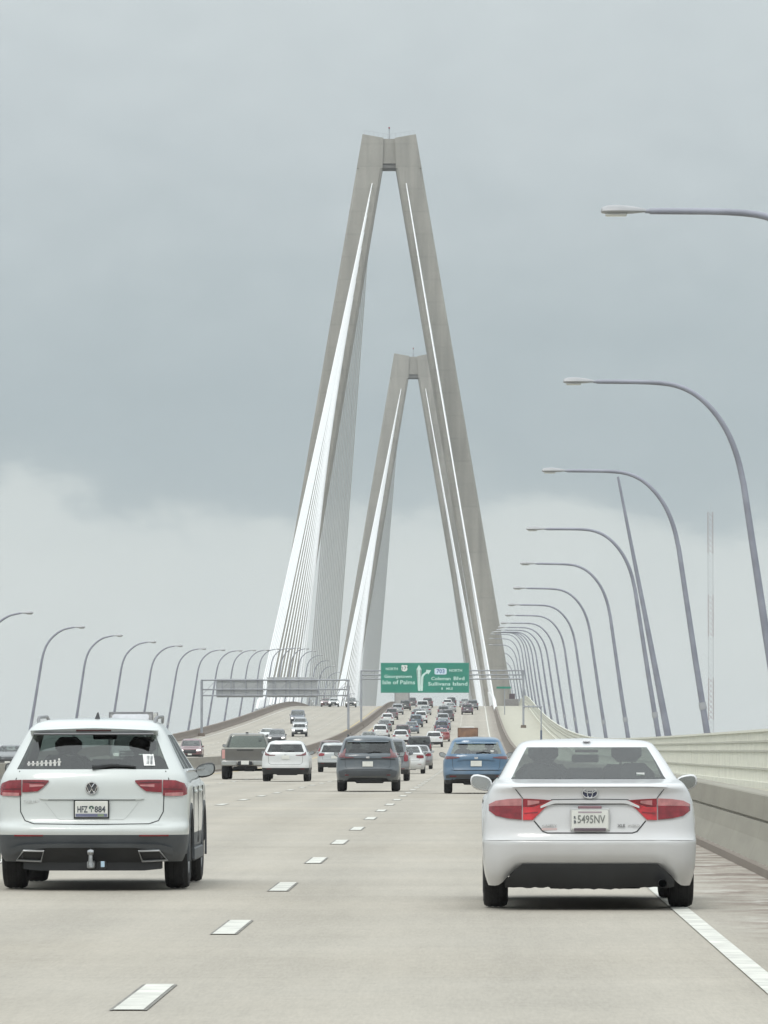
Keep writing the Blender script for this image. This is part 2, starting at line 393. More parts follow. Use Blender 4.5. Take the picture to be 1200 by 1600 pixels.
# thin even haze over the river, sky outside it
hz = bpy.data.materials.new('haze_air'); hz.use_nodes = True; hz.node_tree.nodes.clear()
pv = hz.node_tree.nodes.new('ShaderNodeVolumePrincipled'); pv.inputs['Color'].default_value = (.93, .96, 1, 1); pv.inputs['Density'].default_value = .00010; pv.inputs['Anisotropy'].default_value = .1
ho = hz.node_tree.nodes.new('ShaderNodeOutputMaterial'); hz.node_tree.links.new(pv.outputs[0], ho.inputs['Volume'])
o = MB().box((-3050, -1050, -24), (3050, 7050, 215)).build('haze', hz); o['kind'] = 'stuff'
# carriageway surfaces
m, uv = strip(-14.35, 3.03, 0, YS, 6); road = structure(m, 'road', ROAD, uv)
m, uv = strip(-32.25, -15.05, 0, YS, 6); road2 = structure(m, 'oncoming_road', ROAD, uv)
m, uv = strip(3.64, 9.2, .02, YS, 2); path = structure(m, 'footpath', PATHM, uv)
# deck slab and box beams under it
DECK = mat('deck_concrete', (.30, .29, .26), .85, var=.08, scale=.2)
m, uv = profile_run([(-33.3, -.03), (9.45, -.03), (9.45, -.55), (5.5, -.8), (4.2, -2.6), (-28.2, -2.6), (-29.5, -.8), (-33.3, -.55)], YS)
structure(m, 'bridge_deck', DECK, uv)
# barriers
def barrier(name, prof, material, label):
    m, uv = profile_run(prof, YS); o = m.build(name, material, None, None, uv); tag(o, label, 'barrier'); return o
f = lambda s, c, pr: [(c + s*a, h) for a, h in pr]
barrier('concrete_barrier', [(3.03, -.02), (3.04, .085), (3.10, .10), (3.20, .32), (3.25, .50), (3.29, .505), (3.29, .53), (3.26, .535), (3.285, .80), (3.30, .815), (3.55, .815), (3.565, .80), (3.62, -.02)],
        BARR, 'low stained concrete barrier along the right shoulder beside the white sedan')
barrier('median_barrier', f(1, -14.7, [(-.34, -.02), (-.33, .08), (-.17, .33), (-.12, .80), (-.10, .815), (.10, .815), (.12, .80), (.17, .33), (.33, .08), (.34, -.02)]),
        BARM, 'brown-stained concrete median barrier between the two directions of traffic')
barrier('parapet_wall', f(1, -32.6, [(.36, -.02), (.35, .08), (.2, .33), (.13, .80), (.11, .815), (-.2, .815), (-.22, .8), (-.25, -.3)]),
        BARM, 'brown concrete parapet on the far left edge below the left row of lamp posts')
# bars and pickets of the path railing on the right
rail = thing('path_railing', 'cream picket railing with horizontal bars along the right edge of the footpath', 'railing', loc=(0, 0, 0))
for (h0, h1, dt, nm, mt) in ((0.0, .22, .10, 'kerb', RAILM), (.60, .665, .045, 'bar', RAILD), (1.16, 1.22, .045, 'bar', RAILD), (1.46, 1.52, .045, 'bar', RAILD), (1.79, 1.87, .06, 'top_rail', RAILM)):
    m, uv = profile_run([(9.0 - dt, h0), (9.0 - dt, h1), (9.0 + dt, h1), (9.0 + dt, h0)], [y for y in YS if y > 20]); m.build(nm, mt, rail, None, uv)
pm = MB(); y = 60.0
while y < 1300:
    x, _, z = P(9.0, y); w = .016 if (int(y*8) % 20) else .035
    pm.box((x - w, y - w, z + .2), (x + w, y + w, z + 1.80)); y += .125 if y < 500 else .25
o = pm.build('picket', RAILM, rail, fix=False, kind='stuff')
# painted markings
MARK = mat('road_paint_white', (.58, .57, .52), .6, var=.13, scale=3.5)
MARKB = mat('road_paint_black', (.19, .18, .16), .7, var=.2, scale=3)
MARKY = mat('road_paint_yellow', (.55, .40, .12), .6, var=.1, scale=3)
def line(t, wd, name, material, parent, h=.008):
    m, uv = strip(t - wd/2, t + wd/2, h, YS); m.build(name, material, parent, None, uv)
line(1.76, .15, 'edge_line', MARK, road); line(-13.2, .13, 'edge_line', MARKY, road)
line(-16.3, .13, 'edge_line', MARKY, road2); line(-31.0, .15, 'edge_line', MARK, road2)
def dash(m, t, y0, y1, wd, h):
    ys = [y0, (y0+y1)/2, y1]; m.grid([[P(t - wd/2, y, h), P(t + wd/2, y, h)] for y in ys]); return m
def dashes(parent, ts, near, ys0=33.8 - 1.6):
    far = MB(); farb = MB()
    for t in ts:
        k = -2
        while True:
            y0 = ys0 + 12.19*k; k += 1
            if y0 > 1500: break
            if y0 < near:
                dash(MB(), t, y0, y0+3.3, .165, .008).build('lane_dash', MARK, parent)
                b = MB(); dash(b, t - .093, y0 - .03, y0+3.3, .020, .006); dash(b, t + .093, y0 - .03, y0+3.3, .020, .006); b.build('dash_border', MARKB, parent)
            else: dash(far, t, y0, y0+3.3, .17, .008)
    far.build('far_lane_dashes', MARK, parent, kind='stuff')
dashes(road, (-1.88, -5.6, -9.3), 330); dashes(road2, (-19.9, -23.6, -27.3), 0)

# ------------------------------------------------------------------ towers with their stay cables
def tower(Y, label, legs_low=True):
    cx = rx(Y); zt = 158.5; tx = cx - 17.2
    root = thing('bridge_tower', label, 'bridge tower', loc=(tx, Y, 0))
    dz = rz(Y); HO = lambda z: 5.4 + (zt - z) / (zt - 42.1) * 19.7           # outer half width
    zb = 151.6; HI = lambda z: 1.35 + (zb - z) / (zb - 42.1) * 18.4
    def leg(s, z0, z1, ho0, hi0, ho1, hi1, name='leg', d0=4.2, d1=3.4):
        m = MB(); n = 24; rings = []
        for i in range(n + 1):
            k = i / n; z = z0 + (z1 - z0) * k; o = ho0 + (ho1 - ho0)*k; q = hi0 + (hi1 - hi0)*k; d = d0 + (d1 - d0)*k; b = .45
            rings.append([(s*q, -d + b, z), (s*(q + b), -d, z), (s*(o - b), -d, z), (s*o, -d + b, z), (s*o, d - b, z), (s*(o - b), d, z), (s*(q + b), d, z), (s*q, d - b, z)])
        m.grid(rings, True); m.f += [tuple(range(8)), tuple(range(len(m.v) - 8, len(m.v)))]
        return m.build(name, TOWER, root)
    for s in (-1, 1):
        leg(s, dz - 3, zb, HO(dz - 3), HI(dz - 3), HO(zb), HI(zb))
        leg(s, -23, dz - 3.02, 9, 3.5, HO(dz - 3), HI(dz - 3), 'lower_leg', 5.0, 4.2)
        m = MB(); d = 3.4      # head of the leg, top surface sloping towards the middle
        q0, q1 = HI(zb), 1.15; a = zt; b_ = zt - .75
        pts = [(q0, zb + .003), (HO(zb), zb + .003), (HO(zt), a), (q1, b_)]
        m.add([(s*x, -d, z) for x, z in pts] + [(s*x, d, z) for x, z in pts], [(0, 1, 2, 3), (7, 6, 5, 4), (0, 4, 5, 1), (1, 5, 6, 2), (2, 6, 7, 3), (3, 7, 4, 0)])
        m.build('leg_head', TOWER, root)
    MB().box((-1.45, -2.9, zb + .98), (1.45, 2.9, zt - .9)).build('crosswall', TOWER, root)
    MB().box((-1.5, -2.6, zb + .1), (1.5, 2.6, zb + .98)).build('cross_beam', mat('soffit_shade', (.20, .19, .18), .9), root)  # beam coloured darker than the tower, shade of the slot painted in
    hr = MB()
    for s in (-1, 1):
        hr.tube([(s*5.0, -3.2, zt + .75), (0, -3.2, zt - .05)], .022, 5)
        for k in range(6): x = s*(.3 + .95*k); hr.tube([(x, -3.2, zt - .75 + .15*k*.95), (x, -3.2, zt - .02 + .15*k)], .02, 5)
    hr.build('handrail', STEEL, root)
    MB().tube([(0, 0, zt - .8), (0, 0, zt + 1.5)], [.12, .09], 8).build('mast', STEEL, root)
    MB().lathe_x([(-.15, 0), (-.15, .2), (.15, .2), (.15, 0)], 10, (0, 0, zt + 1.7)).build('beacon', RED, root)
    # stays: sixteen each way from every leg
    for s in (-1, 1):
        for dr in (-1, 1):
            for k in range(16):
                zc = 148.6 - (15 - k) * 3.3
                xo = HI(zc) + (HO(zc) - HI(zc)) * .30
                ya = Y + (26 + 14.3 * k if dr > 0 else -(26 + 18.5 * min(k, 10) + 8.5 * max(0, k - 10)))
                ta = 3.3 if s > 0 else -34.5
                pb = Vector(P(ta, ya, .6)) - Vector((tx, Y, 0)); pt = Vector((s * xo, dr * 3.0, zc))
                if pt.z < pb.z: continue
                n = 6; pts = []
                for i in range(n + 1):
                    u = i / n; p = pb.lerp(pt, u); p.z -= .9 * (k / 15.) * 4 * u * (1 - u); pts.append(p)
                MB().tube(pts, .15 if dr > 0 else .13, 7, False).build('stay_cable', CABLE, root, 60)
                d = (pts[1] - pts[0]).normalized(); MB().tube([pb - d*.9, pb + d*3.2], .30, 10).build('anchor_pipe', CABLE, root, 50)
    # base blocks at deck level on the path side and the outer side
    for s, t in ((1, 6.2), (-1, -37.)):
        pass
    return root
tower(1193, 'near A-shaped concrete bridge tower with white stay cables, tallest thing in view')
tower(1664, 'far A-shaped concrete bridge tower seen between the legs of the near tower')
# ------------------------------------------------------------------ vehicles: origin under the middle of the rear bumper, +Y is forwards
def pchip(xs, ys, x):
    n = len(xs)
    if x <= xs[0]: return ys[0]
    if x >= xs[-1]: return ys[-1]
    i = 0
    while x > xs[i+1]: i += 1
    h = [xs[k+1] - xs[k] for k in range(n-1)]; d = [(ys[k+1] - ys[k])/h[k] for k in range(n-1)]
    def m(k):
        if k == 0: return d[0]
        if k == n-1: return d[-1]
        if d[k-1]*d[k] <= 0: return 0
        return 2*d[k-1]*d[k]/(d[k-1] + d[k])
    t = (x - xs[i])/h[i]; a, b = ys[i], ys[i+1]
    return a*(2*t**3 - 3*t*t + 1) + h[i]*m(i)*(t**3 - 2*t*t + t) + b*(3*t*t - 2*t**3) + h[i]*m(i+1)*(t**3 - t*t)
class Car:
    """rows: (z, half width, rear y, front y, window flag); the body is a stack of rounded plan outlines"""
    def __init__(c, rows, dr=.45, nr=3.2, df=.7, nf=2.6, fr=.86, sub=3, axle=(.95, 3.65), wr=.35, tw=.225, track=.79, skirt=None, arch=.06, dtop=.62):
        c.key = rows; c.dr, c.nr, c.df, c.nf, c.fr = dr, nr, df, nf, fr; c.axle, c.wr, c.tw, c.track = axle, wr, tw, track
        c.rows = []; c.win = []
        n = len(rows); ix = list(range(n))
        for i in range(n-1):
            for k in range(sub):
                u = i + k/sub; c.rows.append(tuple(pchip(ix, [r[q] for r in rows], u) for q in range(4))); c.win.append(rows[i][4] == 1)
        c.rows.append(tuple(rows[-1][:4])); c.win.append(False)
        c.zb = rows[0][0]; c.belt = [r for r in rows if r[4] == 1][0][0] if any(r[4] == 1 for r in rows) else 1.2
        c.archr = wr + arch; c.skirt = skirt; c.zs = [r[0] for r in c.rows]
    def at(c, z):
        R_ = c.rows
        if z <= R_[0][0]: return R_[0]
        for a, b in zip(R_, R_[1:]):
            if z <= b[0]:
                k = (z - a[0])/max(1e-6, b[0] - a[0]); return tuple(p + (q - p)*k for p, q in zip(a, b))
        return R_[-1]
    def ry(c, x, z):
        _, w, r, f = c.at(z); return c._cap(w, r, c.dr, c.nr, min(1, abs(x)/w))
    def fy(c, x, z):
        _, w, r, f = c.at(z); return f - (c._cap(w, 0, min(c.df, (f-r)*.4), c.nf, min(1, abs(x)/w)))
    def _cap(c, w, r, d, n, u): return r + d*(1 - max(0, 1 - u**n)**(1/n))
    def col(c, row, seg, q):
        z, w, r, f = row; L_ = f - r; dr = min(c.dr, L_*.4); df = min(c.df, L_*.4)
        if seg == 0: return (w*q, c._cap(w, r, dr, c.nr, q), z)
        if seg == 1: return (w, (r + dr) + q*(L_ - dr - df), z)
        return (w*(1-q), f - (c._cap(w, 0, df, c.nf, 1-q)), z)
    def shell(c, root, color, rglass=GLASS, sglass=None, clad=None, cladmat=GREYPL, sidewin=((.04, .20), (.24, .56), (.59, .93)), mid=None, hood=True):
        sglass = sglass or GLASS
        U = [(0, q) for q in (0, .12, .25, .38, .5, .62, .72, .80, c.fr, .90, .935, .96, .98, .993)]
        sw = sorted(set([0.0, 1.0] + [e for p in sidewin for e in p] + [i/26 for i in range(1, 26)]))
        sw = [q for i, q in enumerate(sw) if i == 0 or q - sw[i-1] > .012 or q in [e for p in sidewin for e in p] or q == 1.0]
        U += [(1, q) for q in sw]
        U += [(2, q) for q in (.007, .02, .04, .065, .10, .14, .2, .3, .45, .6, .75, .9, 1.0)]
        nU = len(U)
        def pt(row, seg, q, side):
            x, y, z = c.col(row, seg, q)
            zb = c.zb
            if seg == 1 or (seg == 0 and q > .9) or (seg == 2 and q < .1):
                for ya in c.axle:
                    d = abs(y - ya)
                    if d < c.archr: zb = max(zb, c.wr + math.sqrt(c.archr**2 - d*d))
            zt = c.belt - .12
            if seg == 0 and mid and zb == c.zb:        # raised bottom edge in the middle of the rear bumper
                zm, half = mid; k = min(1, max(0, (half + .20 - abs(x))/.20)); k = k*k*(3-2*k); zb = zb + (zm - zb)*k; zt = .575
            if z < zt: z = zb + (z - c.zb)*(zt - zb)/(zt - c.zb)
            return (x*side, y, z)
        loop = [(s, q, 1) for s, q in U] + [(s, q, -1) for s, q in reversed(U[1:-1])]
        nl = len(loop)
        V = [[pt(row, *l) for l in loop] for row in c.rows]
        parts = {}
        def put(key, quad):
            m = parts.setdefault(key, (MB(), {})); idx = []
            for (i, j) in quad:
                if (i, j) not in m[1]: m[1][(i, j)] = len(m[0].v); m[0].v.append(V[i][j])
                idx.append(m[1][(i, j)])
            m[0].f.append(tuple(idx))
        for i in range(len(c.rows)-1):
            for j in range(nl):
                k = (j+1) % nl; a, b = loop[j], loop[k]; key = 'body'; side = a[2] if 0 < j < nU-1 else (b[2] if j >= nU-1 else 1)
                seg = a[0] if a[0] == b[0] else -1; lo, hi = min(a[1], b[1]), max(a[1], b[1])
                zc = (V[i][j][2] + V[i+1][k][2])/2
                if c.win[i]:
                    if seg == 0 and hi <= c.fr + 1e-6 and rglass: key = 'rear_window'
                    elif seg == 2 and lo >= .10 - 1e-6: key = 'windshield'
                    elif seg == 1:
                        for n_, (p, q) in enumerate(sidewin):
                            if lo >= p - 1e-6 and hi <= q + 1e-6: key = 'side_window', n_, (a[2] if j < nU else -1)
                elif clad and zc < clad and i < len(c.rows)*.5: key = 'lower_bumper'
                put(key, [(i, j), (i, k), (i+1, k), (i+1, j)])
        # close the roof with a fan
        top = len(c.rows)-1; m = parts['body']; ci = len(m[0].v); zr, w, r, f = c.rows[-1]; m[0].v.append((0, (r+f)/2, zr + .012))
        for j in range(nl):
            k = (j+1) % nl; ids = []
            for q in (j, k):
                if (top, q) not in m[1]: m[1][(top, q)] = len(m[0].v); m[0].v.append(V[top][q])
                ids.append(m[1][(top, q)])
            m[0].f.append((ids[0], ids[1], ci))
        for key, (mb, _) in parts.items():
            nm = key if isinstance(key, str) else key[0]
            mt = {'body': PAINT, 'rear_window': rglass, 'windshield': GLASS, 'side_window': sglass, 'lower_bumper': cladmat}[nm]
            o = mb.build(nm, mt, root, 32, fix=True); o.color = (*color, 1)
            if nm == 'body':      # make sure the normals point outwards (open shell)
                me = o.data; s_ = sum(p.normal.x * (p.center.x) for p in me.polygons)
                if s_ < 0: me.flip_normals()
        # dark floor pan and wheel wells
        R0 = c.rows[0]; m = MB(); L_ = R0[3] - R0[2]
        m.bbox((0, (R0[3]+R0[2])/2, c.zb + .10), (c.track - c.tw/2 - .06, L_/2 - .12, .05), .02)
        m.bbox((.05, c.axle[0] - .45, c.zb + .05), (.42, .22, .08), .04)
        m.tube([(-c.track, c.axle[0], c.wr - .02), (c.track, c.axle[0], c.wr - .02)], .05, 8)
        m.build('underbody', BLACK, root)
    def patch(c, cols, nz, off, material, name, root, front=False, dens=3, thick=.03, colour=None, zoff=0):
        """a shape of columns (x, z_bottom, z_top) laid on the rear or front skin, with its own thickness"""
        if dens > 1:
            q = []
            for a, b in zip(cols, cols[1:]): q += [tuple(p + (r - p)*k/dens for p, r in zip(a, b)) for k in range(dens)]
            q.append(cols[-1]); cols = q
        f = (lambda x, z, o: (x, c.fy(x, z) + o, z)) if front else (lambda x, z, o: (x, c.ry(x, z) - o, z))
        m = MB(); A = [[f(x, a + (b-a)*k/nz, off) for k in range(nz+1)] for x, a, b in cols]
        B = [[(p[0], p[1] + (thick if not front else -thick), p[2]) for p in r] for r in A]
        n = nz + 1; nc = len(cols); m.grid(A); m.grid(B); o = nc*n
        rim = [(i, 0) for i in range(nc)] + [(nc-1, k) for k in range(1, n)] + [(i, n-1) for i in range(nc-2, -1, -1)] + [(0, k) for k in range(n-2, 0, -1)]
        for a, b in zip(rim, rim[1:] + rim[:1]):
            ia, ib = a[0]*n + a[1], b[0]*n + b[1]; m.f.append((ia, ib, ib + o, ia + o))
        ob = m.build(name, material, root, 40)
        if colour: ob.color = (*colour, 1)
        return ob
    def both(c, cols, *a, **k):
        c.patch(cols, *a, **k); return c.patch([(-x, p, q) for x, p, q in cols][::-1], *a, **k)
    def seam(c, pts, root, wd=.008, name='seam_shade_line', off=.0015, material=None):
        """thin strip for seams and painted shade lines through (x, z) points on the rear skin"""
        m = MB(); pp = []
        for a, b in zip(pts, pts[1:]):
            n = max(1, int(math.hypot(b[0]-a[0], b[1]-a[1])/.06)); pp += [(a[0]+(b[0]-a[0])*k/n, a[1]+(b[1]-a[1])*k/n) for k in range(n)]
        pp.append(pts[-1]); rows = []
        for i, (x, z) in enumerate(pp):
            x0, z0 = pp[max(0, i-1)]; x1, z1 = pp[min(len(pp)-1, i+1)]; d = math.hypot(x1-x0, z1-z0) or 1; nx, nz = -(z1-z0)/d*wd/2, (x1-x0)/d*wd/2
            rows.append([(x+nx, c.ry(x+nx, z+nz) - off, z+nz), (x+nx*1.0, c.ry(x+nx, z+nz)+.004, z+nz), (x-nx, c.ry(x-nx, z-nz)+.004, z-nz), (x-nx, c.ry(x-nx, z-nz) - off, z-nz)])
        m.grid(rows, True); return m.build(name, material or BLACK, root)
    def wheels(c, root, spokes=5, rim=True):
        src = None
        for ya in c.axle:
            for s in (1, -1):
                if src is None:
                    m = MB(); h = c.tw/2; r = c.wr
                    m.lathe_x([(-h*.7, r*.62), (-h*.96, r*.70), (-h, r*.84), (-h*.92, r*.95), (-h*.72, r*.99), (0, r), (h*.72, r*.99), (h*.92, r*.95), (h, r*.84), (h*.96, r*.70), (h*.7, r*.62), (-h*.7, r*.62)], 32)
                    for k in (-.45, 0, .45):     # tread grooves: proud ribs
                        m.lathe_x([(h*k - .018, r*.99), (h*k - .015, r*1.006), (h*k + .015, r*1.006), (h*k + .018, r*.99)], 32)
                    t = m.build('wheel', RUBBER, root, 40); src = t
                    d = MB(); d.lathe_x([(h*.75, r*.64), (h*.9, r*.62), (h*.85, r*.56), (h*.2, r*.54), (h*.1, 0)], 24); d.lathe_x([(h*.82, 0), (h*.82, r*.13), (h*.6, r*.15)], 12)
                    for k in range(spokes):
                        th = 2*math.pi*k/spokes; M = Matrix.Rotation(th, 4, 'X'); b = MB(); b.bbox((h*.68, 0, r*.33), (.018, r*.06, r*.25), .01); d.add([M @ Vector(v) for v in b.v], b.f)
                    rm = d.build('rim', RIM, t, 40); rm2 = None
                else:
                    t = src.copy(); COL.objects.link(t); t.parent = root
                    r2 = rm.copy(); COL.objects.link(r2); r2.parent = t
                t.location = (s*c.track, ya, c.wr)
                if s < 0: t.rotation_euler = (0, 0, math.pi)
                else: t.rotation_euler = (0, 0, 0)
    def mirrors(c, root, color, y, z, body=True, dark=None):
        _, w, r, f = c.at(z)
        for s in (1, -1):
            m = MB(); X = w + .085; rings = []
            for yy, sx, sz in ((-.07, .090, .058), (-.055, .100, .070), (0, .098, .072), (.06, .07, .05), (.085, .03, .02)):
                ring = []
                for k in range(14):
                    th = 2*math.pi*k/14; cx_ = math.copysign(abs(math.cos(th))**.75, math.cos(th)); cz_ = math.copysign(abs(math.sin(th))**.75, math.sin(th))
                    ring.append((s*(X + sx*cx_), y + yy, z + .02 + sz*cz_ + .02*cx_))
                rings.append(ring)
            m.grid(rings, True); m.f += [tuple(range(14)), tuple(range(56, 70))]; o = m.build('mirror', dark or PAINT, root, 40); o.color = (*color, 1)
            a = MB(); a.tube([(s*(w - .03), y + .04, z - .05), (s*(X - .06), y + .02, z - .02)], [.035, .028], 8); a.build('stalk', BLACK, o)
            g = MB(); ring = [(s*(X + .086*math.copysign(abs(math.cos(t))**.7, math.cos(t))), y - .074, z + .02 + .056*math.copysign(abs(math.sin(t))**.7, math.sin(t)) + .018*math.cos(t)) for t in [2*math.pi*k/16 for k in range(16)]]
            g.v = ring + [(p[0], p[1] + .01, p[2]) for p in ring]; g.f = [tuple(range(16)), tuple(range(31, 15, -1))] + [(k, (k+1) % 16, (k+1) % 16 + 16, k + 16) for k in range(16)]
            g.build('mirror_glass', mat('mirror_silver', (.50, .51, .52), .05, 1.0), o)
    def cabin(c, root, seats=(1.95,), bench=1.05, zs=.62, zh=None):
        zt = c.rows[-1][0]; b = c.belt
        m = MB(); _, w, r, f = c.at(b)
        m.bbox((0, bench + .08, (.35 + b - .02)/2), (w - .20, .10, (b - .02 - .35)/2), .05); o = m.build('rear_seat', SEAT, root)
        for x in (-.42, .42):
            MB().bbox((x, bench + .06, b + .05), (.13, .05, .085), .05).build('headrest', SEAT, o, 50)
        for y in seats:
            for x in (-.37, .37):
                m = MB(); m.bbox((x, y + .05, (.45 + b + .12)/2), (.25, .09, (b + .12 - .45)/2), .08); o = m.build('front_seat', SEAT, root, 50)
                h = MB(); h.bbox((x, y + .03, b + .225), (.135, .06, .085), .06); h.tube([(x-.05, y+.04, b+.1), (x-.05, y+.04, b+.17)], .01, 6); h.tube([(x+.05, y+.04, b+.1), (x+.05, y+.04, b+.17)], .01, 6); h.build('headrest', SEAT, o, 50)
        m = MB(); _, w, r, f = c.at(b); m.bbox((0, f - .80, b - .13), (w - .14, .34, .11), .06)
        m.bbox((0, f - .95, b + zt*.0 + .02), (.16, .03, .07), .02); m.build('dashboard', BLACK, root, 50)
        m = MB(); pts = [(-.37 + .18*math.cos(t), f - 1.25 - .05*math.sin(t), b - .02 + .17*math.sin(t)) for t in [2*math.pi*k/16 for k in range(17)]]
        m.tube(pts, .016, 6, False); m.build('steering_wheel', BLACK, root)
        _, w, r2, f2 = c.at(zt - .12); MB().bbox((0, f2 - .33, zt - .17), (.12, .012, .035), .012).build('inside_mirror', BLACK, root)
    def plate(c, root, z, txt=None, w_=.305, h_=.152, frame=None, x=0, style=0):
        y = min(c.ry(x, z + h_/2), c.ry(x, z - h_/2)) - .012
        if frame: MB().bbox((x, y, z), (w_/2 + .013, .006, h_/2 + .013), .004).build('plate_frame', frame, root)
        o = MB().bbox((x, y - .006, z), (w_/2, .005, h_/2), .004).build('license_plate', PLATEW, root)
        if txt: txt(o, x, y - .0112, z)
        return o
def put_text(txt, root, x, y, z, h, width, material, bold=.02, name='lettering', depth=.003):
    m = text_mesh(txt, h, depth, bold, width); moved(m, (x, y, z)); return m.build(name, material, root)

# --- hero compact SUV, white, in the lane to the left
WHITE1 = (.60, .63, .62); WHITE2 = (.64, .64, .65)
def suv_near():
    root = thing('compact_suv', 'white compact SUV with roof rails, tow ball and dark lower bumper, nearest on the left', 'suv')
    c = Car([(.27, .86, .16, 4.50, 0), (.34, .895, .09, 4.60, 0), (.46, .915, .03, 4.66, 0), (.555, .920, 0.0, 4.66, 0), (.60, .921, .012, 4.66, 0), (.66, .920, .085, 4.64, 0), (.82, .918, .115, 4.58, 0),
             (.93, .915, .125, 4.35, 0), (1.02, .905, .135, 3.95, 0), (1.10, .880, .165, 3.62, 0), (1.155, .850, .20, 3.46, 1), (1.32, .765, .33, 3.05, 1), (1.485, .685, .455, 2.62, 0),
             (1.545, .645, .50, 2.40, 0), (1.60, .585, .58, 2.20, 0), (1.632, .48, .75, 2.00, 0), (1.645, .25, 1.1, 1.8, 0)], dr=.42, nr=3.6, df=.75, nf=2.4, fr=.86, axle=(.93, 3.62), wr=.355, tw=.235, track=.785)
    c.shell(root, WHITE1, GLASS_DARK, GLASS_DARK, clad=.535, cladmat=GREYPL)
    c.wheels(root); c.mirrors(root, (.05, .055, .06), 3.02, 1.11, dark=BLACK); c.cabin(root, (2.25,), 1.35)
    # tail lights: outer piece on the body, inner piece on the tailgate
    L1 = [(.905, .915, .975), (.88, .905, 1.02), (.80, .905, 1.05), (.68, .905, 1.055)]
    L2 = [(.67, .935, 1.055), (.60, .938, 1.055), (.52, .945, 1.055), (.465, .985, 1.054), (.415, 1.036, 1.050)]
    c.both(L1[::-1], 4, .012, RED, 'tail_light', root); c.both(L2[::-1], 4, .014, RED, 'tail_light', root)
    c.both([(.68, .965, .972), (.86, .960, .967)], 1, .017, mat('dark_lens', (.07, .015, .02), .2), 'lamp_line', root); c.both([(.46, 1.025, 1.032), (.66, 1.030, 1.038)], 1, .018, mat('dark_lens', (.07, .015, .02), .2), 'lamp_line', root)
    c.both([(.60, .985, 1.012), (.46, .995, 1.008)], 1, .018, PINK, 'reversing_light', root)
    c.both([(.87, .90, .935), (.70, .90, .93)], 1, .018, PINK, 'indicator_light', root)
    # tailgate outline, number plate recess edges, bumper details
    c.seam([(-.70, 1.14), (-.735, 1.06), (-.69, .90), (-.685, .75), (-.64, .665), (-.55, .635), (0, .628), (.55, .635), (.64, .665), (.685, .75), (.69, .90), (.735, 1.06), (.70, 1.14)], root, .009)
    c.patch([(-.50, .873, .880), (-.46, .866, .884), (.46, .866, .884), (.50, .873, .880)], 1, .014, PAINT, 'handle_ledge', root, dens=8, colour=WHITE1)
    c.seam([(-.42, .865), (.42, .865)], root, .012)
    c.seam([(-.45, .84), (-.33, .69), (-.30, .675), (.30, .675), (.33, .69), (.45, .84)], root, .006, material=mat('crease_shade', (.45, .47, .46), .5))  # grey strip painted for the soft shade along the plate recess edges
    c.both([(.46, .515, .528), (.74, .515, .530)], 1, .010, RED, 'reflector', root)
    c.patch([(-.78, .33, .40), (-.66, .38, .435), (-.40, .405, .445), (.40, .405, .445), (.66, .38, .435), (.78, .33, .40)], 2, .035, GREYPL, 'bumper_ridge', root, dens=4, thick=.05)
    c.patch([(-.66, .20, .40), (-.5, .185, .42), (.5, .185, .42), (.66, .20, .40)], 3, .008, BLACK, 'diffuser', root, dens=4, thick=.3)
    for s in (-1, 1):       # trapezoid exhaust trims
        q = [(.455, .375), (.65, .378), (.725, .285), (.485, .275)]; m = MB(); P3 = [Vector((s*x, c.ry(x, z) - .045, z)) for x, z in q]
        m.tube(P3 + [P3[0], P3[1]], .010, 6, False); m.build('exhaust_trim', mat('satin_trim', (.42, .43, .44), .35, .6), root, 50)
        m = MB(); qq = [(p.x, p.y + .03, p.z) for p in P3]; m.add(qq + [(x, y + .02, z) for x, y, z in qq], [(0, 1, 2, 3), (7, 6, 5, 4), (0, 4, 5, 1), (1, 5, 6, 2), (2, 6, 7, 3), (3, 7, 4, 0)]); m.build('exhaust_insert', BLACK, root)
    h = MB(); h.bbox((0, .06, .245), (.035, .10, .035), .01); h.tube([(0, -.045, .22), (0, -.045, .345)], [.026, .018], 12); h.lathe_x([(-.03, 0), (-.028, .02), (0, .032), (.028, .02), (.03, 0)], 12, (0, -.045, .365))
    h.build('tow_ball', mat('dull_chrome', (.42, .43, .44), .35, .8, var=.25, scale=30), root, 40); MB().bbox((.11, .02, .24), (.035, .04, .04), .01).build('trailer_socket', BLACK, root)
    MB().bbox((.115, -.022, .25), (.018, .004, .028), .003).build('socket_cover', mat('pale_blue_plastic', (.45, .60, .72), .5), root)
    def sc(o, x, y, z):
        put_text('HFZ', o, x - .085, y, z - .002, .062, .098, INK); put_text('884', o, x + .082, y, z - .002, .062, .104, INK)
        m = MB(); m.box((x - .004, y - .003, z - .03), (x + .004, y, z + .0)); 
        for k in range(7):
            t = R(-20 + 220*k/6); m.box((x + .016*math.cos(t) - .008, y - .003, z + .012 + .014*math.sin(t) - .006), (x + .016*math.cos(t) + .008, y, z + .012 + .014*math.sin(t) + .006))
        m.build('palmetto', mat('palmetto_green', (.05, .11, .09), .6), o)
        MB().box((x - .152, y - .002, z - .074), (x + .152, y, z - .044)).build('plate_band', PLATEB, o)
        MB().box((x + .06, y - .0025, z - .070), (x + .12, y - .0005, z - .048)).build('plate_sticker', mat('sticker_green', (.24, .30, .20), .6), o)
    c.plate(root, .775, sc, .315, .155, BLACK)
    e = MB(); y = c.ry(0, .975) - .014       # round chrome badge
    e.tube([(.075*math.cos(t), y, .975 + .075*math.sin(t)) for t in [2*math.pi*k/24 for k in range(25)]], .0085, 6, False)
    V_ = [((-.034, 1.036), (0, .985)), ((.034, 1.036), (0, .985)), ((-.066, 1.002), (-.030, .915)), ((-.030, .915), (0, .972)), ((0, .972), (.030, .915)), ((.030, .915), (.066, 1.002))]
    for a, b in V_: e.tube([(a[0], y, a[1]), (b[0], y, b[1])], .0075, 5)
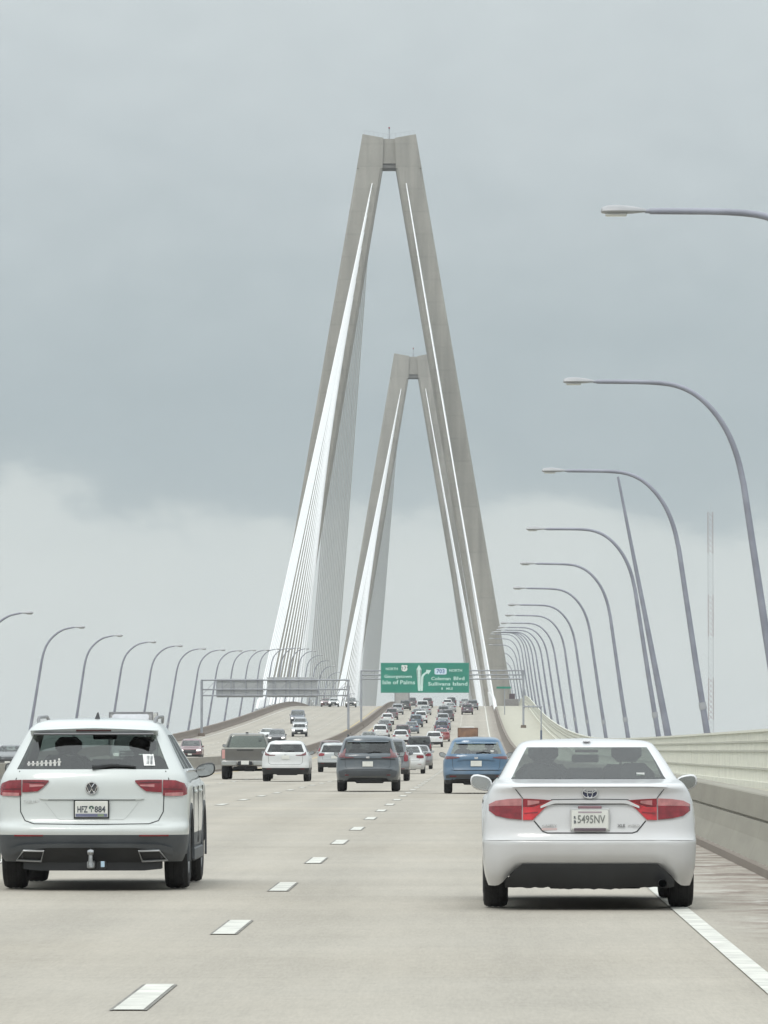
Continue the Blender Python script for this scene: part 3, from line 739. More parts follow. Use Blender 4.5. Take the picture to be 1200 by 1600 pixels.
    e.v = [(v[0]*.76, v[1], .975 + (v[2]-.975)*.76) for v in e.v]; eo = e.build('emblem', CHROME, root, 50); m = MB(); m.v = [(.053*math.cos(2*math.pi*k/24), y + .008, .975 + .053*math.sin(2*math.pi*k/24)) for k in range(24)]; m.f = [tuple(range(24))]
    m.v += [(a, b + .02, d) for a, b, d in m.v]; m.f += [(k, (k+1) % 24, (k+1) % 24 + 24, k + 24) for k in range(24)]; m.build('emblem_disc', mat('badge_dark', (.10, .105, .115), .35), eo)
    put_text('TIGUAN', root, -.575, c.ry(.575, .845) - .006, .845, .026, .17, CHROME, .0)
    # spoiler, high brake light, rails, fin, wiper, stickers
    sp = MB(); rows = []
    for x in [-.615 + 1.23*k/16 for k in range(17)]:
        u = abs(x)/.615; z0 = 1.500 - .012*u*u; y1 = .36 + .10*u**3; zt = 1.572 - .045*u**2.5
        rows.append([(x, y1 + .055, z0), (x, y1, z0 + .050 - .012*u), (x, y1 + .06, z0 + .062 - .018*u), (x, y1 + .35, zt + .012), (x, y1 + .35, z0 - .005), (x, y1 + .1, z0 - .006)])
    sp.grid(rows, True); sp.f += [tuple(range(6)), tuple(range(96, 102))]; o = sp.build('spoiler', PAINT, root, 30); o.color = (*WHITE1, 1)
    MB().bbox((0, .385, 1.528), (.17, .010, .009), .004).build('brake_light', mat('dark_lens', (.07, .015, .02), .2), o)
    MB().bbox((0, .40, 1.494), (.58, .05, .010), .008).build('underside_shade', mat('spoiler_shade', (.20, .20, .21), .5), o)  # grey strip, the shade under the spoiler put into its colour
    for s in (-1, 1):
        MB().tube([(s*.56, .80, 1.585), (s*.57, .92, 1.635), (s*.575, 1.1, 1.655), (s*.575, 2.1, 1.665), (s*.56, 2.35, 1.61)], [.014, .017, .016, .016, .015], 8).build('roof_rail', mat('rail_grey', (.22, .22, .23), .4, .5), root, 50)
    MB().grid([[(-.03, .92, 1.62), (.03, .92, 1.62)], [(-.006, 1.0, 1.70), (.006, 1.0, 1.70)], [(-.006, 1.04, 1.705), (.006, 1.04, 1.705)], [(-.02, 1.12, 1.63), (.02, 1.12, 1.63)]]).build('antenna_fin', BLACK, root)
    wp = MB(); z0 = 1.170
    wp.tube([(0, c.ry(0, z0) - .02, z0), (.20, c.ry(.2, z0+.035) - .02, z0 + .022), (.42, c.ry(.42, z0+.01) - .02, z0 + .008)], [.022, .016, .008], 6); wp.build('wiper', BLACK, root)
    for k in range(8):       # white family figures
        x = -.615 + .042*k; hgt = [.040, .045, .042, .05, .055, .055, .06, .075][k]; y = c.ry(x, 1.20) - .006; m = MB()
        m.bbox((x, y, 1.185 + hgt*.35), (.011, .002, hgt*.35), .001); m.bbox((x, y, 1.185 + hgt*.86), (.009, .002, .010), .002); m.bbox((x, y, 1.185 + hgt*.55), (.018, .002, .006), .001); m.build('sticker', WHITEP, root)
    m = MB(); x0, x1, z0, z1 = .495, .60, 1.19, 1.30
    m.v = [(x0 - .018, c.ry(x0, z1) - .008, z1), (x1 - .022, c.ry(x1, z1) - .008, z1), (x1, c.ry(x1, z0) - .008, z0), (x0, c.ry(x0, z0) - .008, z0)]; m.v += [(a, b + .004, d) for a, b, d in m.v]
    m.f = [(0, 1, 2, 3), (7, 6, 5, 4), (0, 4, 5, 1), (1, 5, 6, 2), (2, 6, 7, 3), (3, 7, 4, 0)]; st = m.build('sticker', WHITEP, root)
    m = MB()
    for r_ in range(7):
        z = 1.28 - .012*r_
        for (a, b) in ((.515, .543), (.553, .575)):
            y = c.ry(.55, z) - .0125; m.box((a, y, z - .003), (b, y + .003, z + .003))
    m.build('sticker_print', INK, st)
    # side: sills, arches, door seams, handles
    for s in (-1, 1):
        for ya in c.axle:
            m = MB(); ro = c.archr
            rr = [[(s*(.916), ya + a*math.cos(t), c.wr + a*math.sin(t)), ] for a in (ro, ro + .05) for t in ()]
            G = []
            for k in range(19):
                t = math.pi*k/18 * 1.12 - .19; G.append([(s*.905, ya + ro*math.cos(t), c.wr + ro*math.sin(t)), (s*.926, ya + (ro+.004)*math.cos(t), c.wr + (ro+.004)*math.sin(t)), (s*.924, ya + (ro+.055)*math.cos(t), c.wr + (ro+.055)*math.sin(t)), (s*.90, ya + (ro+.06)*math.cos(t), c.wr + (ro+.06)*math.sin(t))])
            m.grid(G, True); m.build('wheel_arch', GREYPL, root, 50)
        MB().bbox((s*.905, 2.27, .32), (.025, .90, .07), .02).build('sill', GREYPL, root)
        for y, z in ((1.75, .93), (2.75, .93)): MB().bbox((s*.925, y, z), (.015, .10, .016), .008).build('door_handle', PAINT, root).color = (*WHITE1, 1)
        for y in (1.42, 2.33, 3.28): MB().box((s*.918 - .004, y - .004, .42), (s*.918 + .004, y + .004, .98)).build('door_seam', BLACK, root)
        MB().bbox((s*.915, 2.3, 1.135), (.012, 1.2, .008), .004).build('window_trim', CHROME, root).location.x = -s*.045
    return root, c
# --- hero sedan, white, in our lane
def sedan_near():
    root = thing('sedan', 'white four-door sedan straight ahead in the right lane, its tyre on the edge line', 'sedan')
    c = Car([(.20, .865, .13, 4.66, 0), (.30, .895, .06, 4.76, 0), (.42, .910, .02, 4.82, 0), (.57, .916, .005, 4.84, 0), (.605, .914, .03, 4.83, 0), (.66, .910, .06, 4.80, 0), (.80, .900, .085, 4.62, 0),
             (.90, .885, .10, 4.20, 0), (.98, .865, .10, 3.85, 0), (1.035, .835, .075, 3.55, 0), (1.065, .815, .10, 3.42, 0), (1.085, .800, .34, 3.34, 0), (1.105, .775, .64, 3.24, 1), (1.25, .690, .99, 2.80, 1), (1.378, .608, 1.36, 2.40, 0),
             (1.412, .575, 1.50, 2.28, 0), (1.436, .50, 1.66, 2.16, 0), (1.446, .36, 1.78, 2.0, 0)], dr=.42, nr=3.4, df=.75, nf=2.4, fr=.86, axle=(1.05, 3.82), wr=.335, tw=.215, track=.80)
    c.shell(root, WHITE2, GLASS, GLASS, sidewin=((.06, .16), (.20, .50), (.54, .90)), mid=(.355, .60))
    c.wheels(root); c.mirrors(root, WHITE2, 3.0, 1.035); c.cabin(root, (2.35,), 1.55)
    lo = lambda x: .762 + .0 if x < .5 else .762 + (x - .5)*.11
    # tail lights: outer body half and inner trunk half, red lower band and clear upper band
    O = [(.58, .765, .945), (.70, .775, .940), (.80, .797, .925), (.86, .84, .895)]; I = [(.315, .922, .928), (.40, .850, .936), (.485, .764, .941), (.57, .762, .944)]
    def splitb(cols, f, up): return [(x, a + (b - a)*f if up else a, b if up else a + (b-a)*f - .001) for x, a, b in cols]
    c.both(splitb(O, .66, False), 3, .014, RED, 'tail_light', root); c.both(splitb(O, .66, True), 2, .014, PINK, 'reversing_light', root)
    c.both(splitb(I, .62, False), 3, .014, REDL, 'tail_light', root)
    c.both([(.315, .9225, .928), (.40, .905, .936), (.485, .876, .941), (.57, .875, .944)], 2, .0155, RED, 'tail_light', root)
    c.both([(.43, .905, .925), (.53, .885, .930)], 1, .019, PINK, 'reversing_light', root)
    c.both([(.60, .815, .822), (.80, .838, .845)], 1, .018, RED, 'lamp_line', root); c.both([(.44, .825, .832), (.56, .815, .822)], 1, .018, RED, 'lamp_line', root)
    c.patch([(-.42, .862, .880), (-.33, .895, .925), (-.29, .903, .930), (.29, .903, .930), (.33, .895, .925), (.42, .862, .880)], 2, .022, PAINT, 'garnish_ledge', root, dens=4, colour=WHITE2)
    c.seam([(-.33, .935), (0, .940), (.33, .935)], root, .006)
    c.seam([(-.475, .755), (-.40, .665), (-.36, .652), (.36, .652), (.40, .665), (.475, .755)], root, .011)
    c.seam([(-.46, .80), (-.385, .885), (-.33, .897), (.33, .897), (.385, .885), (.46, .80)], root, .009, material=mat('recess_shade', (.16, .16, .17), .5))  # recess is not cut; dark strip paints the shade along its edge
    c.seam([(-.57, .945), (-.63, 1.02), (-.66, 1.055)], root, .006); c.seam([(.57, .945), (.63, 1.02), (.66, 1.055)], root, .006)
    c.patch([(-.66, 1.040, 1.062), (-.5, 1.046, 1.072), (.5, 1.046, 1.072), (.66, 1.040, 1.062)], 2, .020, PAINT, 'trunk_lip', root, dens=6, colour=WHITE2, thick=.06)
    c.patch([(-.90, .588, .600), (-.7, .592, .604), (.7, .592, .604), (.90, .588, .600)], 1, .010, PAINT, 'bumper_crease', root, dens=8, colour=WHITE2)
    # dark diffuser behind the cut-out, ragged lower edge
    m = MB(); rr = random.Random(3); rows = []
    for k in range(41):
        x = -.72 + 1.44*k/40; zb = .180 + .012*rr.random() + (.0 if abs(x) > .3 else -.012); zt = .39 if abs(x) < .58 else .39 - (abs(x) - .58)*1.0
        rows.append([(x, c.ry(x, .4) + .045, zt), (x, c.ry(x, .4) + .06, (zt+zb)/2 + .01), (x, c.ry(x, .3) + .11, zb), (x, c.ry(x, .3) + .55, zb + .02)])
    m.grid(rows); m.v2 = None; m.build('diffuser', BLACK, root, 40)
    MB().tube([(.615, .03, .225), (.615, .45, .225)], .036, 14, False).build('exhaust_pipe', mat('pipe_steel', (.16, .16, .17), .4, .8), root, 50)
    def tx(o, x, y, z):
        put_text('5495NV', o, x + .012, y, z + .004, .070, .235, mat('plate_ink_pale', (.20, .21, .20), .6), .015); put_text('R', o, x - .127, y, z + .018, .026, .02, INK); put_text('B', o, x - .127, y, z - .018, .026, .02, INK)
        MB().box((x - .10, y - .002, z + .058), (x + .10, y, z + .070)).build('plate_header', mat('plate_mauve', (.40, .33, .37), .6), o)
    c.plate(root, .765, tx, .31, .160, mat('chrome_frame', (.58, .58, .57), .35, .4))
    MB().bbox((0, c.ry(0, .68) - .026, .682), (.135, .004, .012), .002).build('frame_text_strip', mat('strip_mauve', (.13, .10, .12), .6), root)
    MB().bbox((0, c.ry(0, .87) - .03, .868), (.10, .012, .014), .006).build('plate_lamp', mat('lamp_housing', (.25, .15, .17), .5), root)
    y = c.ry(0, .99) - .012; e = MB()
    def oval(a, b, z, r_, th=0): e.tube([(a*math.cos(t), y, z + b*math.sin(t)) for t in [2*math.pi*k/24 for k in range(25)]], r_, 6, False)
    oval(.064, .044, .992, .0075); oval(.022, .041, .992, .006); oval(.050, .017, 1.010, .006)
    eo = e.build('emblem', CHROME, root, 50); m = MB(); m.v = [(.06*math.cos(2*math.pi*k/24), y + .006, .992 + .040*math.sin(2*math.pi*k/24)) for k in range(24)]; m.v += [(a, b + .02, d) for a, b, d in m.v]
    m.f = [tuple(range(24))] + [(k, (k+1) % 24, (k+1) % 24 + 24, k + 24) for k in range(24)]; m.build('emblem_disc', mat('badge_blue', (.05, .055, .10), .3), eo)
    put_text('CAMRY', root, -.345, c.ry(.345, .70) - .008, .715, .022, .13, CHROME, .02); put_text('XLE', root, .265, c.ry(.265, .70) - .008, .715, .024, .065, mat('badge_grey', (.25, .25, .26), .4, .6), .03)
    put_text('HYBRID', root, .375, c.ry(.375, .70) - .008, .715, .020, .10, CHROME, .01)
    m = MB(); m.bbox((-.345, c.ry(.345, .69) - .004, .685), (.065, .002, .010), .001); m.build('sticker', mat('faded_sticker', (.62, .48, .47), .7), root)
    MB().bbox((.45, c.ry(.45, 1.15) - .006, 1.148), (.035, .002, .012), .001).build('sticker', WHITEP, root)
    MB().bbox((0, 1.535, 1.432), (.035, .05, .012), .01).build('antenna_fin', PAINT, root).color = (*WHITE2, 1)
    c.patch([(-.60, 1.105, 1.112), (.60, 1.105, 1.112)], 1, .004, BLACK, 'window_seal', root, dens=10, thick=.01)
    for s in (-1, 1):
        for y_, z in ((1.95, .86), (2.95, .86)): MB().bbox((s*.905, y_, z), (.014, .10, .015), .008).build('door_handle', PAINT, root).color = (*WHITE2, 1)
        for y_ in (1.55, 2.52, 3.45): MB().box((s*.905 - .004, y_ - .004, .34), (s*.905 + .004, y_ + .004, .90)).build('door_seam', BLACK, root)
    MB().bbox((0, 1.50, 1.345), (.10, .03, .012), .005).build('brake_light', mat('dark_lens', (.07, .015, .02), .2), root)
    return root, c
# --- the other kinds; 'd' picks details
def generic(name, rows, color, kind, lamps, axle, wr=.345, track=.78, clad=.5, dr=.42, plate=.80, seats=2.2, glass=None, heads=True, bright=None, fr=.86, mid=None, rails=False, badge=True, low=False, nr=3.3, length=4.6, sidewin=((.04, .20), (.24, .56), (.59, .93))):
    root = thing(name)
    c = Car(rows, dr=dr, nr=nr, df=.7, nf=2.5, fr=fr, axle=axle, wr=wr, track=track, sub=2 if low else 3)
    c.shell(root, color, glass or GLASS_DEEP, glass or GLASS_DEEP, clad=clad, cladmat=BLACK if bright is None else bright, mid=mid, sidewin=sidewin)
    c.wheels(root); c.mirrors(root, color, axle[1] - .65, c.belt - .05, dark=BLACK if not low else None)
    c.cabin(root, (seats,), axle[0] + .25)
    for cols, m_, nm in lamps: c.both(cols, 3, .014, m_, nm, root)
    if plate: c.plate(root, plate)
    zt = c.key[-1][0]
    if not low:
        zb = c.belt; m = MB(); m.tube([(0, c.ry(0, zb+.02) - .02, zb + .02), (.18, c.ry(.2, zb+.05) - .02, zb + .05), (.40, c.ry(.4, zb+.03) - .02, zb + .03)], [.022, .016, .008], 6); m.build('wiper', BLACK, root)
        if badge: MB().bbox((0, c.ry(0, zb - .12) - .012, zb - .12), (.05, .006, .03), .006).build('emblem', CHROME, root)
        # seam of the hatch
        w = c.at(.9)[1]*.74; c.seam([(-w, zb - .03), (-w*.97, .72), (-w*.85, .655), (w*.85, .655), (w*.97, .72), (w, zb - .03)], root, .010)
    else:
        w = c.at(.9)[1]*.74; c.seam([(-w, c.belt - .06), (-w*.95, .66), (w*.95, .66), (w, c.belt - .06)], root, .012)
    c.both([(c.at(.5)[1]*.60, .47, .49), (c.at(.5)[1]*.80, .47, .492)], 1, .010, RED, 'reflector', root)
    if heads:     # front: lamps, grille, bumper opening
        zh = .72
        c.both([(.52, zh, zh + .10), (.70, zh + .01, zh + .13), (.84, zh + .03, zh + .13)], 2, .014, WHITEL, 'headlight', root, front=True)
        c.patch([(-.50, .56, .80), (-.40, .53, .82), (.40, .53, .82), (.50, .56, .80)], 3, .014, BLACK, 'grille', root, front=True)
        c.patch([(-.70, .26, .42), (.70, .26, .42)], 2, .012, BLACK, 'front_intake', root, front=True)
        MB().bbox((0, c.fy(0, .46) + .02, .46), (.16, .006, .06), .003).build('front_plate', PLATEW, root)
    if rails:
        zr = zt; ww = c.at(zt - .06)[1]
        for s in (-1, 1): MB().tube([(s*ww*.93, 1.0, zt - .04), (s*ww*.93, 1.12, zt + .02), (s*ww*.93, 2.2, zt + .03), (s*ww*.93, 2.4, zt - .03)], .018, 6).build('roof_rail', BLACK, root)
    return root, c
def suv_rows(H=1.66, W=.92, belt=1.10, L_=4.6, rake=.30, tw=.66, hood=1.02):
    T = H - .145
    return [(.27, W*.945, .12, L_-.14, 0), (.38, W*.98, .06, L_-.05, 0), (.52, W*.998, .01, L_, 0), (.60, W, .02, L_, 0), (.74, W*.998, .07, L_-.03, 0), (.88, W*.985, .09, L_-.14, 0), (hood-.06, W*.965, .10, L_-.50, 0),
            (hood+.01, W*.945, .12, L_-.92, 0), (belt, W*.90, .16, L_-1.18, 1), ((belt+T)/2, W*(.90+tw/.92)/2 + .012, .16+rake*.45, L_-1.60, 1), (T, tw+.03, .16+rake, L_-2.02, 0), (T+.06, tw-.015, .19+rake, L_-2.22, 0),
            (H-.035, tw-.09, .30+rake, L_-2.42, 0), (H-.008, tw-.20, .48+rake, L_-2.6, 0), (H, .22, .85+rake, L_-2.85, 0)]
def sedan_rows(H=1.45, W=.90, L_=4.7):
    return [(.22, W*.945, .12, L_-.15, 0), (.34, W*.98, .05, L_-.05, 0), (.48, W, .01, L_, 0), (.60, W, .02, L_, 0), (.72, W*.99, .07, L_-.08, 0), (.86, W*.97, .09, L_-.45, 0), (.95, W*.95, .09, L_-.85, 0), (1.00, W*.92, .08, L_-1.15, 0), (1.03, W*.90, .13, L_-1.3, 0),
            (1.05, W*.88, .34, L_-1.38, 0), (1.07, W*.855, .60, L_-1.45, 1), (H-.19, W*.77, .95, L_-1.9, 1), (H-.07, W*.68, 1.30, L_-2.3, 0), (H-.03, W*.61, 1.46, L_-2.46, 0), (H-.008, W*.48, 1.62, L_-2.6, 0), (H, .22, 1.8, L_-2.75, 0)]
def wedge(zl, zh, xo=.86, xi=.40, z2=None):
    return [(xi, (zl+zh)/2 + .01, zh), (xi + .12, zl + .03, zh), (xo - .08, zl, zh), (xo, zl + .03, zh - .04)]
DKBLUE = (.055, .075, .095); BLUE = (.035, .115, .215)
PR = {}
def P_(k, r): PR[k] = r[0]
def make_prototypes():
    SM = mat('smoked_lens', (.13, .02, .025), .2, coat=1.)
    r = generic('midsize_suv', suv_rows(1.63, .92, 1.11, 4.65, .34, .69, 1.04), DKBLUE, 'suv', [([(.66, .985, 1.10), (.76, .985, 1.13), (.84, .99, 1.13), (.875, 1.01, 1.09)], SM, 'tail_light'), ([(.40, .978, .995), (.66, .965, 1.02)], SM, 'tail_light'),
        ([(.645, 1.13, 1.27), (.69, 1.10, 1.22), (.735, 1.09, 1.15)], SM, 'upper_tail_light')], (.95, 3.63), .355, .79, .33, rails=True, fr=.90, mid=(.40, .50)); c = r[1]; q = r[0]
    c.patch([(-.80, .925, .95), (-.5, .935, .965), (.5, .935, .965), (.80, .925, .95)], 1, .012, BLACK, 'lamp_bar', q, dens=6)
    c.patch([(-.72, .64, .665), (-.4, .66, .70), (.4, .66, .70), (.72, .64, .665)], 2, .030, PAINT, 'hatch_ledge', q, dens=6, colour=DKBLUE)
    c.patch([(-.84, .50, .60), (-.74, .46, .62), (.74, .46, .62), (.84, .50, .60)], 2, .008, mat('bumper_charcoal', (.055, .060, .066), .55), 'bumper_panel', q, dens=8)
    c.both([(.66, .44, .60), (.74, .40, .62), (.82, .44, .60)], 2, .018, GREYPL, 'corner_vent', q)
    c.patch([(-.60, 1.44, 1.475), (.60, 1.44, 1.475)], 1, .05, PAINT, 'spoiler', q, dens=8, colour=DKBLUE, thick=.12); P_('grey_suv', r)
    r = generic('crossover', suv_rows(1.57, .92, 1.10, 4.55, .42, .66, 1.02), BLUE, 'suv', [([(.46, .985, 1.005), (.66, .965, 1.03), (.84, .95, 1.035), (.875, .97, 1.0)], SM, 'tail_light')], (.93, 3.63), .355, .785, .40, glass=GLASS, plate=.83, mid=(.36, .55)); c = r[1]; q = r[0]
    c.patch([(-.52, .90, .915), (-.34, .935, .955), (.34, .935, .955), (.52, .90, .915)], 1, .022, PAINT, 'handle_ledge', q, dens=6, colour=BLUE)
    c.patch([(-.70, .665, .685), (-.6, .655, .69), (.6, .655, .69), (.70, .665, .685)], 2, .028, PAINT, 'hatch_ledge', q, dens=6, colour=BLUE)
    c.seam([(-.62, .645), (.62, .645)], q, .018); c.seam([(-.50, .925), (-.34, .93), (.34, .93), (.50, .925)], q, .014)  # wide black strips, shade painted below the two ledges
    c.patch([(-.84, .42, .50), (-.74, .42, .53), (.74, .42, .53), (.84, .42, .50)], 2, .008, mat('bumper_charcoal', (.055, .060, .066), .55), 'bumper_panel', q, dens=8)
    c.patch([(-.56, 1.385, 1.42), (.56, 1.385, 1.42)], 1, .05, PAINT, 'spoiler', q, dens=8, colour=BLUE, thick=.12)
    MB().bbox((.44, c.ry(.44, 1.17) - .012, 1.17), (.045, .003, .028), .002).build('sticker', WHITEP, q); P_('blue_suv', r)
    P_('white_suv', generic('crossover', suv_rows(1.58, .925, 1.13, 4.6, .36, .67, 1.04), WHITE1, 'suv', [([(.40, 1.00, 1.025), (.60, .99, 1.03), (.74, 1.00, 1.10), (.80, 1.02, 1.18)], mat('smoked_lens', (.13, .02, .025), .2, coat=1.), 'tail_light')], (.95, 3.6), .355, .79, .52, plate=.93))
    P_('hatch', generic('hatchback', suv_rows(1.58, .90, 1.06, 4.3, .36, .64, .98), (.7, .7, .7), 'hatchback', [([(.52, .90, 1.0), (.66, .86, 1.03), (.84, .86, 1.02)], RED, 'tail_light')], (.85, 3.45), .33, .77, .50, low=True))
    P_('far_suv', generic('far_suv', suv_rows(1.68, .92, 1.10, 4.6, .30, .69, 1.02), (.3, .3, .3), 'suv', [([(.70, .78, 1.10), (.80, .76, 1.16), (.87, .80, 1.08)], RED, 'tail_light')], (.95, 3.6), .35, .785, .48, low=True))
    P_('far_sedan', generic('far_sedan', sedan_rows(), (.3, .3, .3), 'sedan', [([(.48, .80, .93), (.66, .77, .94), (.84, .79, .93)], RED, 'tail_light')], (1.0, 3.7), .33, .785, None, low=True, glass=GLASS, sidewin=((.06, .16), (.20, .50), (.54, .90))))
    P_('boxy', generic('boxy_suv', [(.33, .92, .10, 4.8, 0), (.45, .97, .03, 4.93, 0), (.60, .99, .0, 4.95, 0), (.75, .99, .03, 4.95, 0), (.95, .985, .04, 4.85, 0), (1.10, .975, .05, 4.3, 0), (1.18, .95, .06, 3.85, 0), (1.22, .94, .07, 3.7, 1), (1.5, .89, .12, 3.4, 1), (1.76, .84, .18, 3.1, 0), (1.84, .80, .24, 2.9, 0), (1.87, .70, .40, 2.8, 0), (1.88, .4, .9, 2.4, 0)],
            (.015, .015, .02), 'suv', [([(.84, .90, 1.25), (.93, .88, 1.26)], RED, 'tail_light')], (1.05, 3.95), .39, .84, .5, dr=.22, low=True, nr=5))
    PR['pickup'] = pickup(); PR['box'] = box_truck()
def pickup():
    root = thing('pickup_truck'); col = (.19, .185, .165)
    c = Car([(.55, .95, .06, 5.55, 0), (.66, .985, .02, 5.7, 0), (.82, 1.0, .10, 5.75, 0), (1.0, 1.0, .105, 5.7, 0), (1.18, .99, .105, 5.4, 0), (1.27, .96, .11, 4.9, 0)], dr=.14, nr=7, df=.6, nf=2.6, axle=(1.15, 4.75), wr=.41, tw=.28, track=.86, arch=.09, sub=3)
    c.belt = 1.30; c.shell(root, col, None, clad=None); c.wheels(root, 6)
    cb = Car([(1.20, .93, 2.02, 4.6, 0), (1.30, .92, 2.04, 4.3, 1), (1.55, .84, 2.10, 3.95, 1), (1.80, .74, 2.18, 3.6, 0), (1.87, .70, 2.24, 3.4, 0), (1.905, .58, 2.4, 3.2, 0), (1.91, .3, 2.6, 3.0, 0)], dr=.18, nr=5, df=.5, nf=2.6, fr=.93, axle=(-9, -8), sub=3)
    g = thing('cab'); 
    tmp = thing('t'); cb.shell(tmp, col, GLASS_DARK, GLASS_DARK, sidewin=((.05, .42), (.47, .92)))
    for ch in list(tmp.children):
        if ch.name.startswith('underbody'): bpy.data.objects.remove(ch)
        else:
            ch.parent = root
            if ch.name.startswith('body'): ch.name = 'cab'
    bpy.data.objects.remove(tmp); bpy.data.objects.remove(g)
    c.patch([(-.80, .80, 1.255), (.80, .80, 1.255)], 6, .018, mat('tailgate_grey', (.13, .125, .115), .4), 'tailgate', root, dens=10, thick=.05)
    c.patch([(-.82, 1.262, 1.31), (.82, 1.262, 1.31)], 2, .01, mat('bed_rail_pale', (.46, .47, .44), .4), 'bed_rail', root, dens=10, thick=.12)
    c.patch([(-.34, 1.19, 1.225), (.34, 1.19, 1.225)], 1, .03, BLACK, 'tailgate_handle', root, dens=3)
    c.both([(.83, .86, 1.22), (.955, .86, 1.22)], 5, .015, mat('pale_lens', (.58, .30, .28), .2, coat=1.), 'tail_light', root)
    for a, b in ((-.97, -.34), (.34, .97)): MB().bbox(((a+b)/2, .02, .66), ((b-a)/2, .10, .10), .04).build('bumper', mat('bumper_steel', (.42, .43, .42), .3, .5), root, 40)
    MB().bbox((0, .02, .66), (.30, .06, .09), .03).build('bumper_step', BLACK, root)
    MB().bbox((0, -.05, .69), (.16, .006, .08), .004).build('license_plate', PLATEW, root)
    m = MB(); m.tube([(0, .1, .50), (0, -.12, .50)], .045, 8); m.lathe_x([(-.05, 0), (-.04, .04), (.04, .04), (.05, 0)], 10, (0, -.12, .55)); m.bbox((0, .3, .48), (.5, .06, .05), .02); m.bbox((.15, .9, .40), (.22, .4, .07), .03); m.build('tow_hitch', BLACK, root)
    cb.mirrors(root, (.02, .02, .02), 3.75, 1.36, dark=BLACK)
    c.both([(.60, .86, 1.08), (.92, .86, 1.08)], 2, .014, WHITEL, 'headlight', root, front=True); c.patch([(-.55, .72, 1.08), (.55, .72, 1.08)], 3, .02, BLACK, 'grille', root, front=True)
    MB().bbox((0, 2.2, 1.925), (.06, .03, .03), .015).build('roof_light', BLACK, root)
    return root
def box_truck():
    root = thing('box_truck'); col = (.62, .62, .62)
    MB().bbox((0, 2.55, 2.05), (1.2, 2.5, 1.22), .04).build('cargo_box', PAINT, root).color = (*col, 1)
    tr = mat('box_trim', (.28, .28, .29), .5, .3); m = MB()
    for y in (.035, 5.065):
        m.box((-1.22, y - .05, 3.22), (1.22, y + .05, 3.285)); m.box((-1.22, y - .05, .82), (1.22, y + .05, .90))
        for s in (-1, 1): m.box((s*1.19 - .035, y - .045, .90), (s*1.19 + .035, y + .045, 3.22))
    m.build('corner_trim', tr, root)
    m = MB(); m.bbox((0, .02, 2.0), (1.02, .02, 1.05), .02); m.build('rear_door', mat('door_panel', (.40, .39, .38), .5), root)
    for s in (-1, 1):
        MB().bbox((s*1.02, -.02, .76), (.09, .03, .05), .01).build('tail_light', RED, root)
    MB().bbox((0, -.06, .60), (1.0, .06, .06), .02).build('bumper', BLACK, root); MB().bbox((0, 3.0, .66), (.45, 3.0, .12), .02).build('frame', BLACK, root)
    cb = Car([(.55, .93, 5.2, 7.15, 0), (.9, .98, 5.2, 7.25, 0), (1.2, .98, 5.2, 7.1, 0), (1.40, .96, 5.2, 6.9, 1), (1.95, .88, 5.2, 6.35, 1), (2.15, .84, 5.2, 6.2, 0), (2.25, .6, 5.3, 6.0, 0)], dr=.1, nr=6, df=.4, nf=3, axle=(-9, 6.35), wr=.39, sub=3, arch=.08)
    tmp = thing('t'); cb.shell(tmp, col, None, GLASS_DARK, sidewin=((.2, .85),))
    for ch in list(tmp.children):
        if ch.name.startswith('underbody'): bpy.data.objects.remove(ch)
        else:
            ch.parent = root
            if ch.name.startswith('body'): ch.name = 'cab'
    bpy.data.objects.remove(tmp)
    # rounded wind deflector over the cab
    m = MB(); rows = []
    for k in range(9):
        t = math.pi/2*k/8; rows.append([(-1.02, 5.15 + .75*math.cos(t), 2.26 + .85*math.sin(t)), (-.9, 5.15 + .85*math.cos(t), 2.26 + .92*math.sin(t)), (.9, 5.15 + .85*math.cos(t), 2.26 + .92*math.sin(t)), (1.02, 5.15 + .75*math.cos(t), 2.26 + .85*math.sin(t))])
    m.grid(rows); m.build('wind_deflector', mat('deflector_silver', (.50, .50, .52), .3, .2), root, 40)
    cb.both([(.55, .85, 1.02), (.85, .85, 1.02)], 2, .02, WHITEL, 'headlight', root, front=True); cb.patch([(-.5, .75, 1.15), (.5, .75, 1.15)], 2, .015, BLACK, 'grille', root, front=True)
    w0 = Car([(.5, .9, 0, 7, 0), (.6, .9, 0, 7, 0)], axle=(1.4, 6.35), wr=.39, tw=.26, track=.93); w0.wheels(root, 6)
    return root

def trailer():
    root = thing('box_trailer'); br = mat('brown_panel', (.235, .130, .078), .6, var=.2, scale=2)
    MB().bbox((0, 1.8, 1.02), (1.06, 1.8, .55), .03).build('cargo_box', br, root)
    fr = MB(); fr.box((-1.08, -.03, 1.53), (1.08, .05, 1.59)); fr.box((-1.08, -.03, .44), (1.08, .05, .50)); fr.box((-1.09, -.03, .5), (-1.02, .05, 1.53)); fr.box((1.02, -.03, .5), (1.09, .05, 1.53)); fr.build('frame', mat('brown_edge', (.16, .10, .07), .6), root)
    MB().bbox((0, .2, 1.64), (.66, .15, .06), .02).build('roof_vent', WHITEP, root)
    MB().bbox((0, 2.6, .40), (.9, 1.9, .05), .02).build('chassis', BLACK, root)
    for s in (-1, 1): MB().bbox((s*.9, -.045, .62), (.07, .015, .04), .01).build('tail_light', RED, root)
    w0 = Car([(.5, .9, 0, 7, 0), (.6, .9, 0, 7, 0)], axle=(1.6, 2.5), wr=.33, tw=.2, track=.95); w0.wheels(root, 6)
    return root
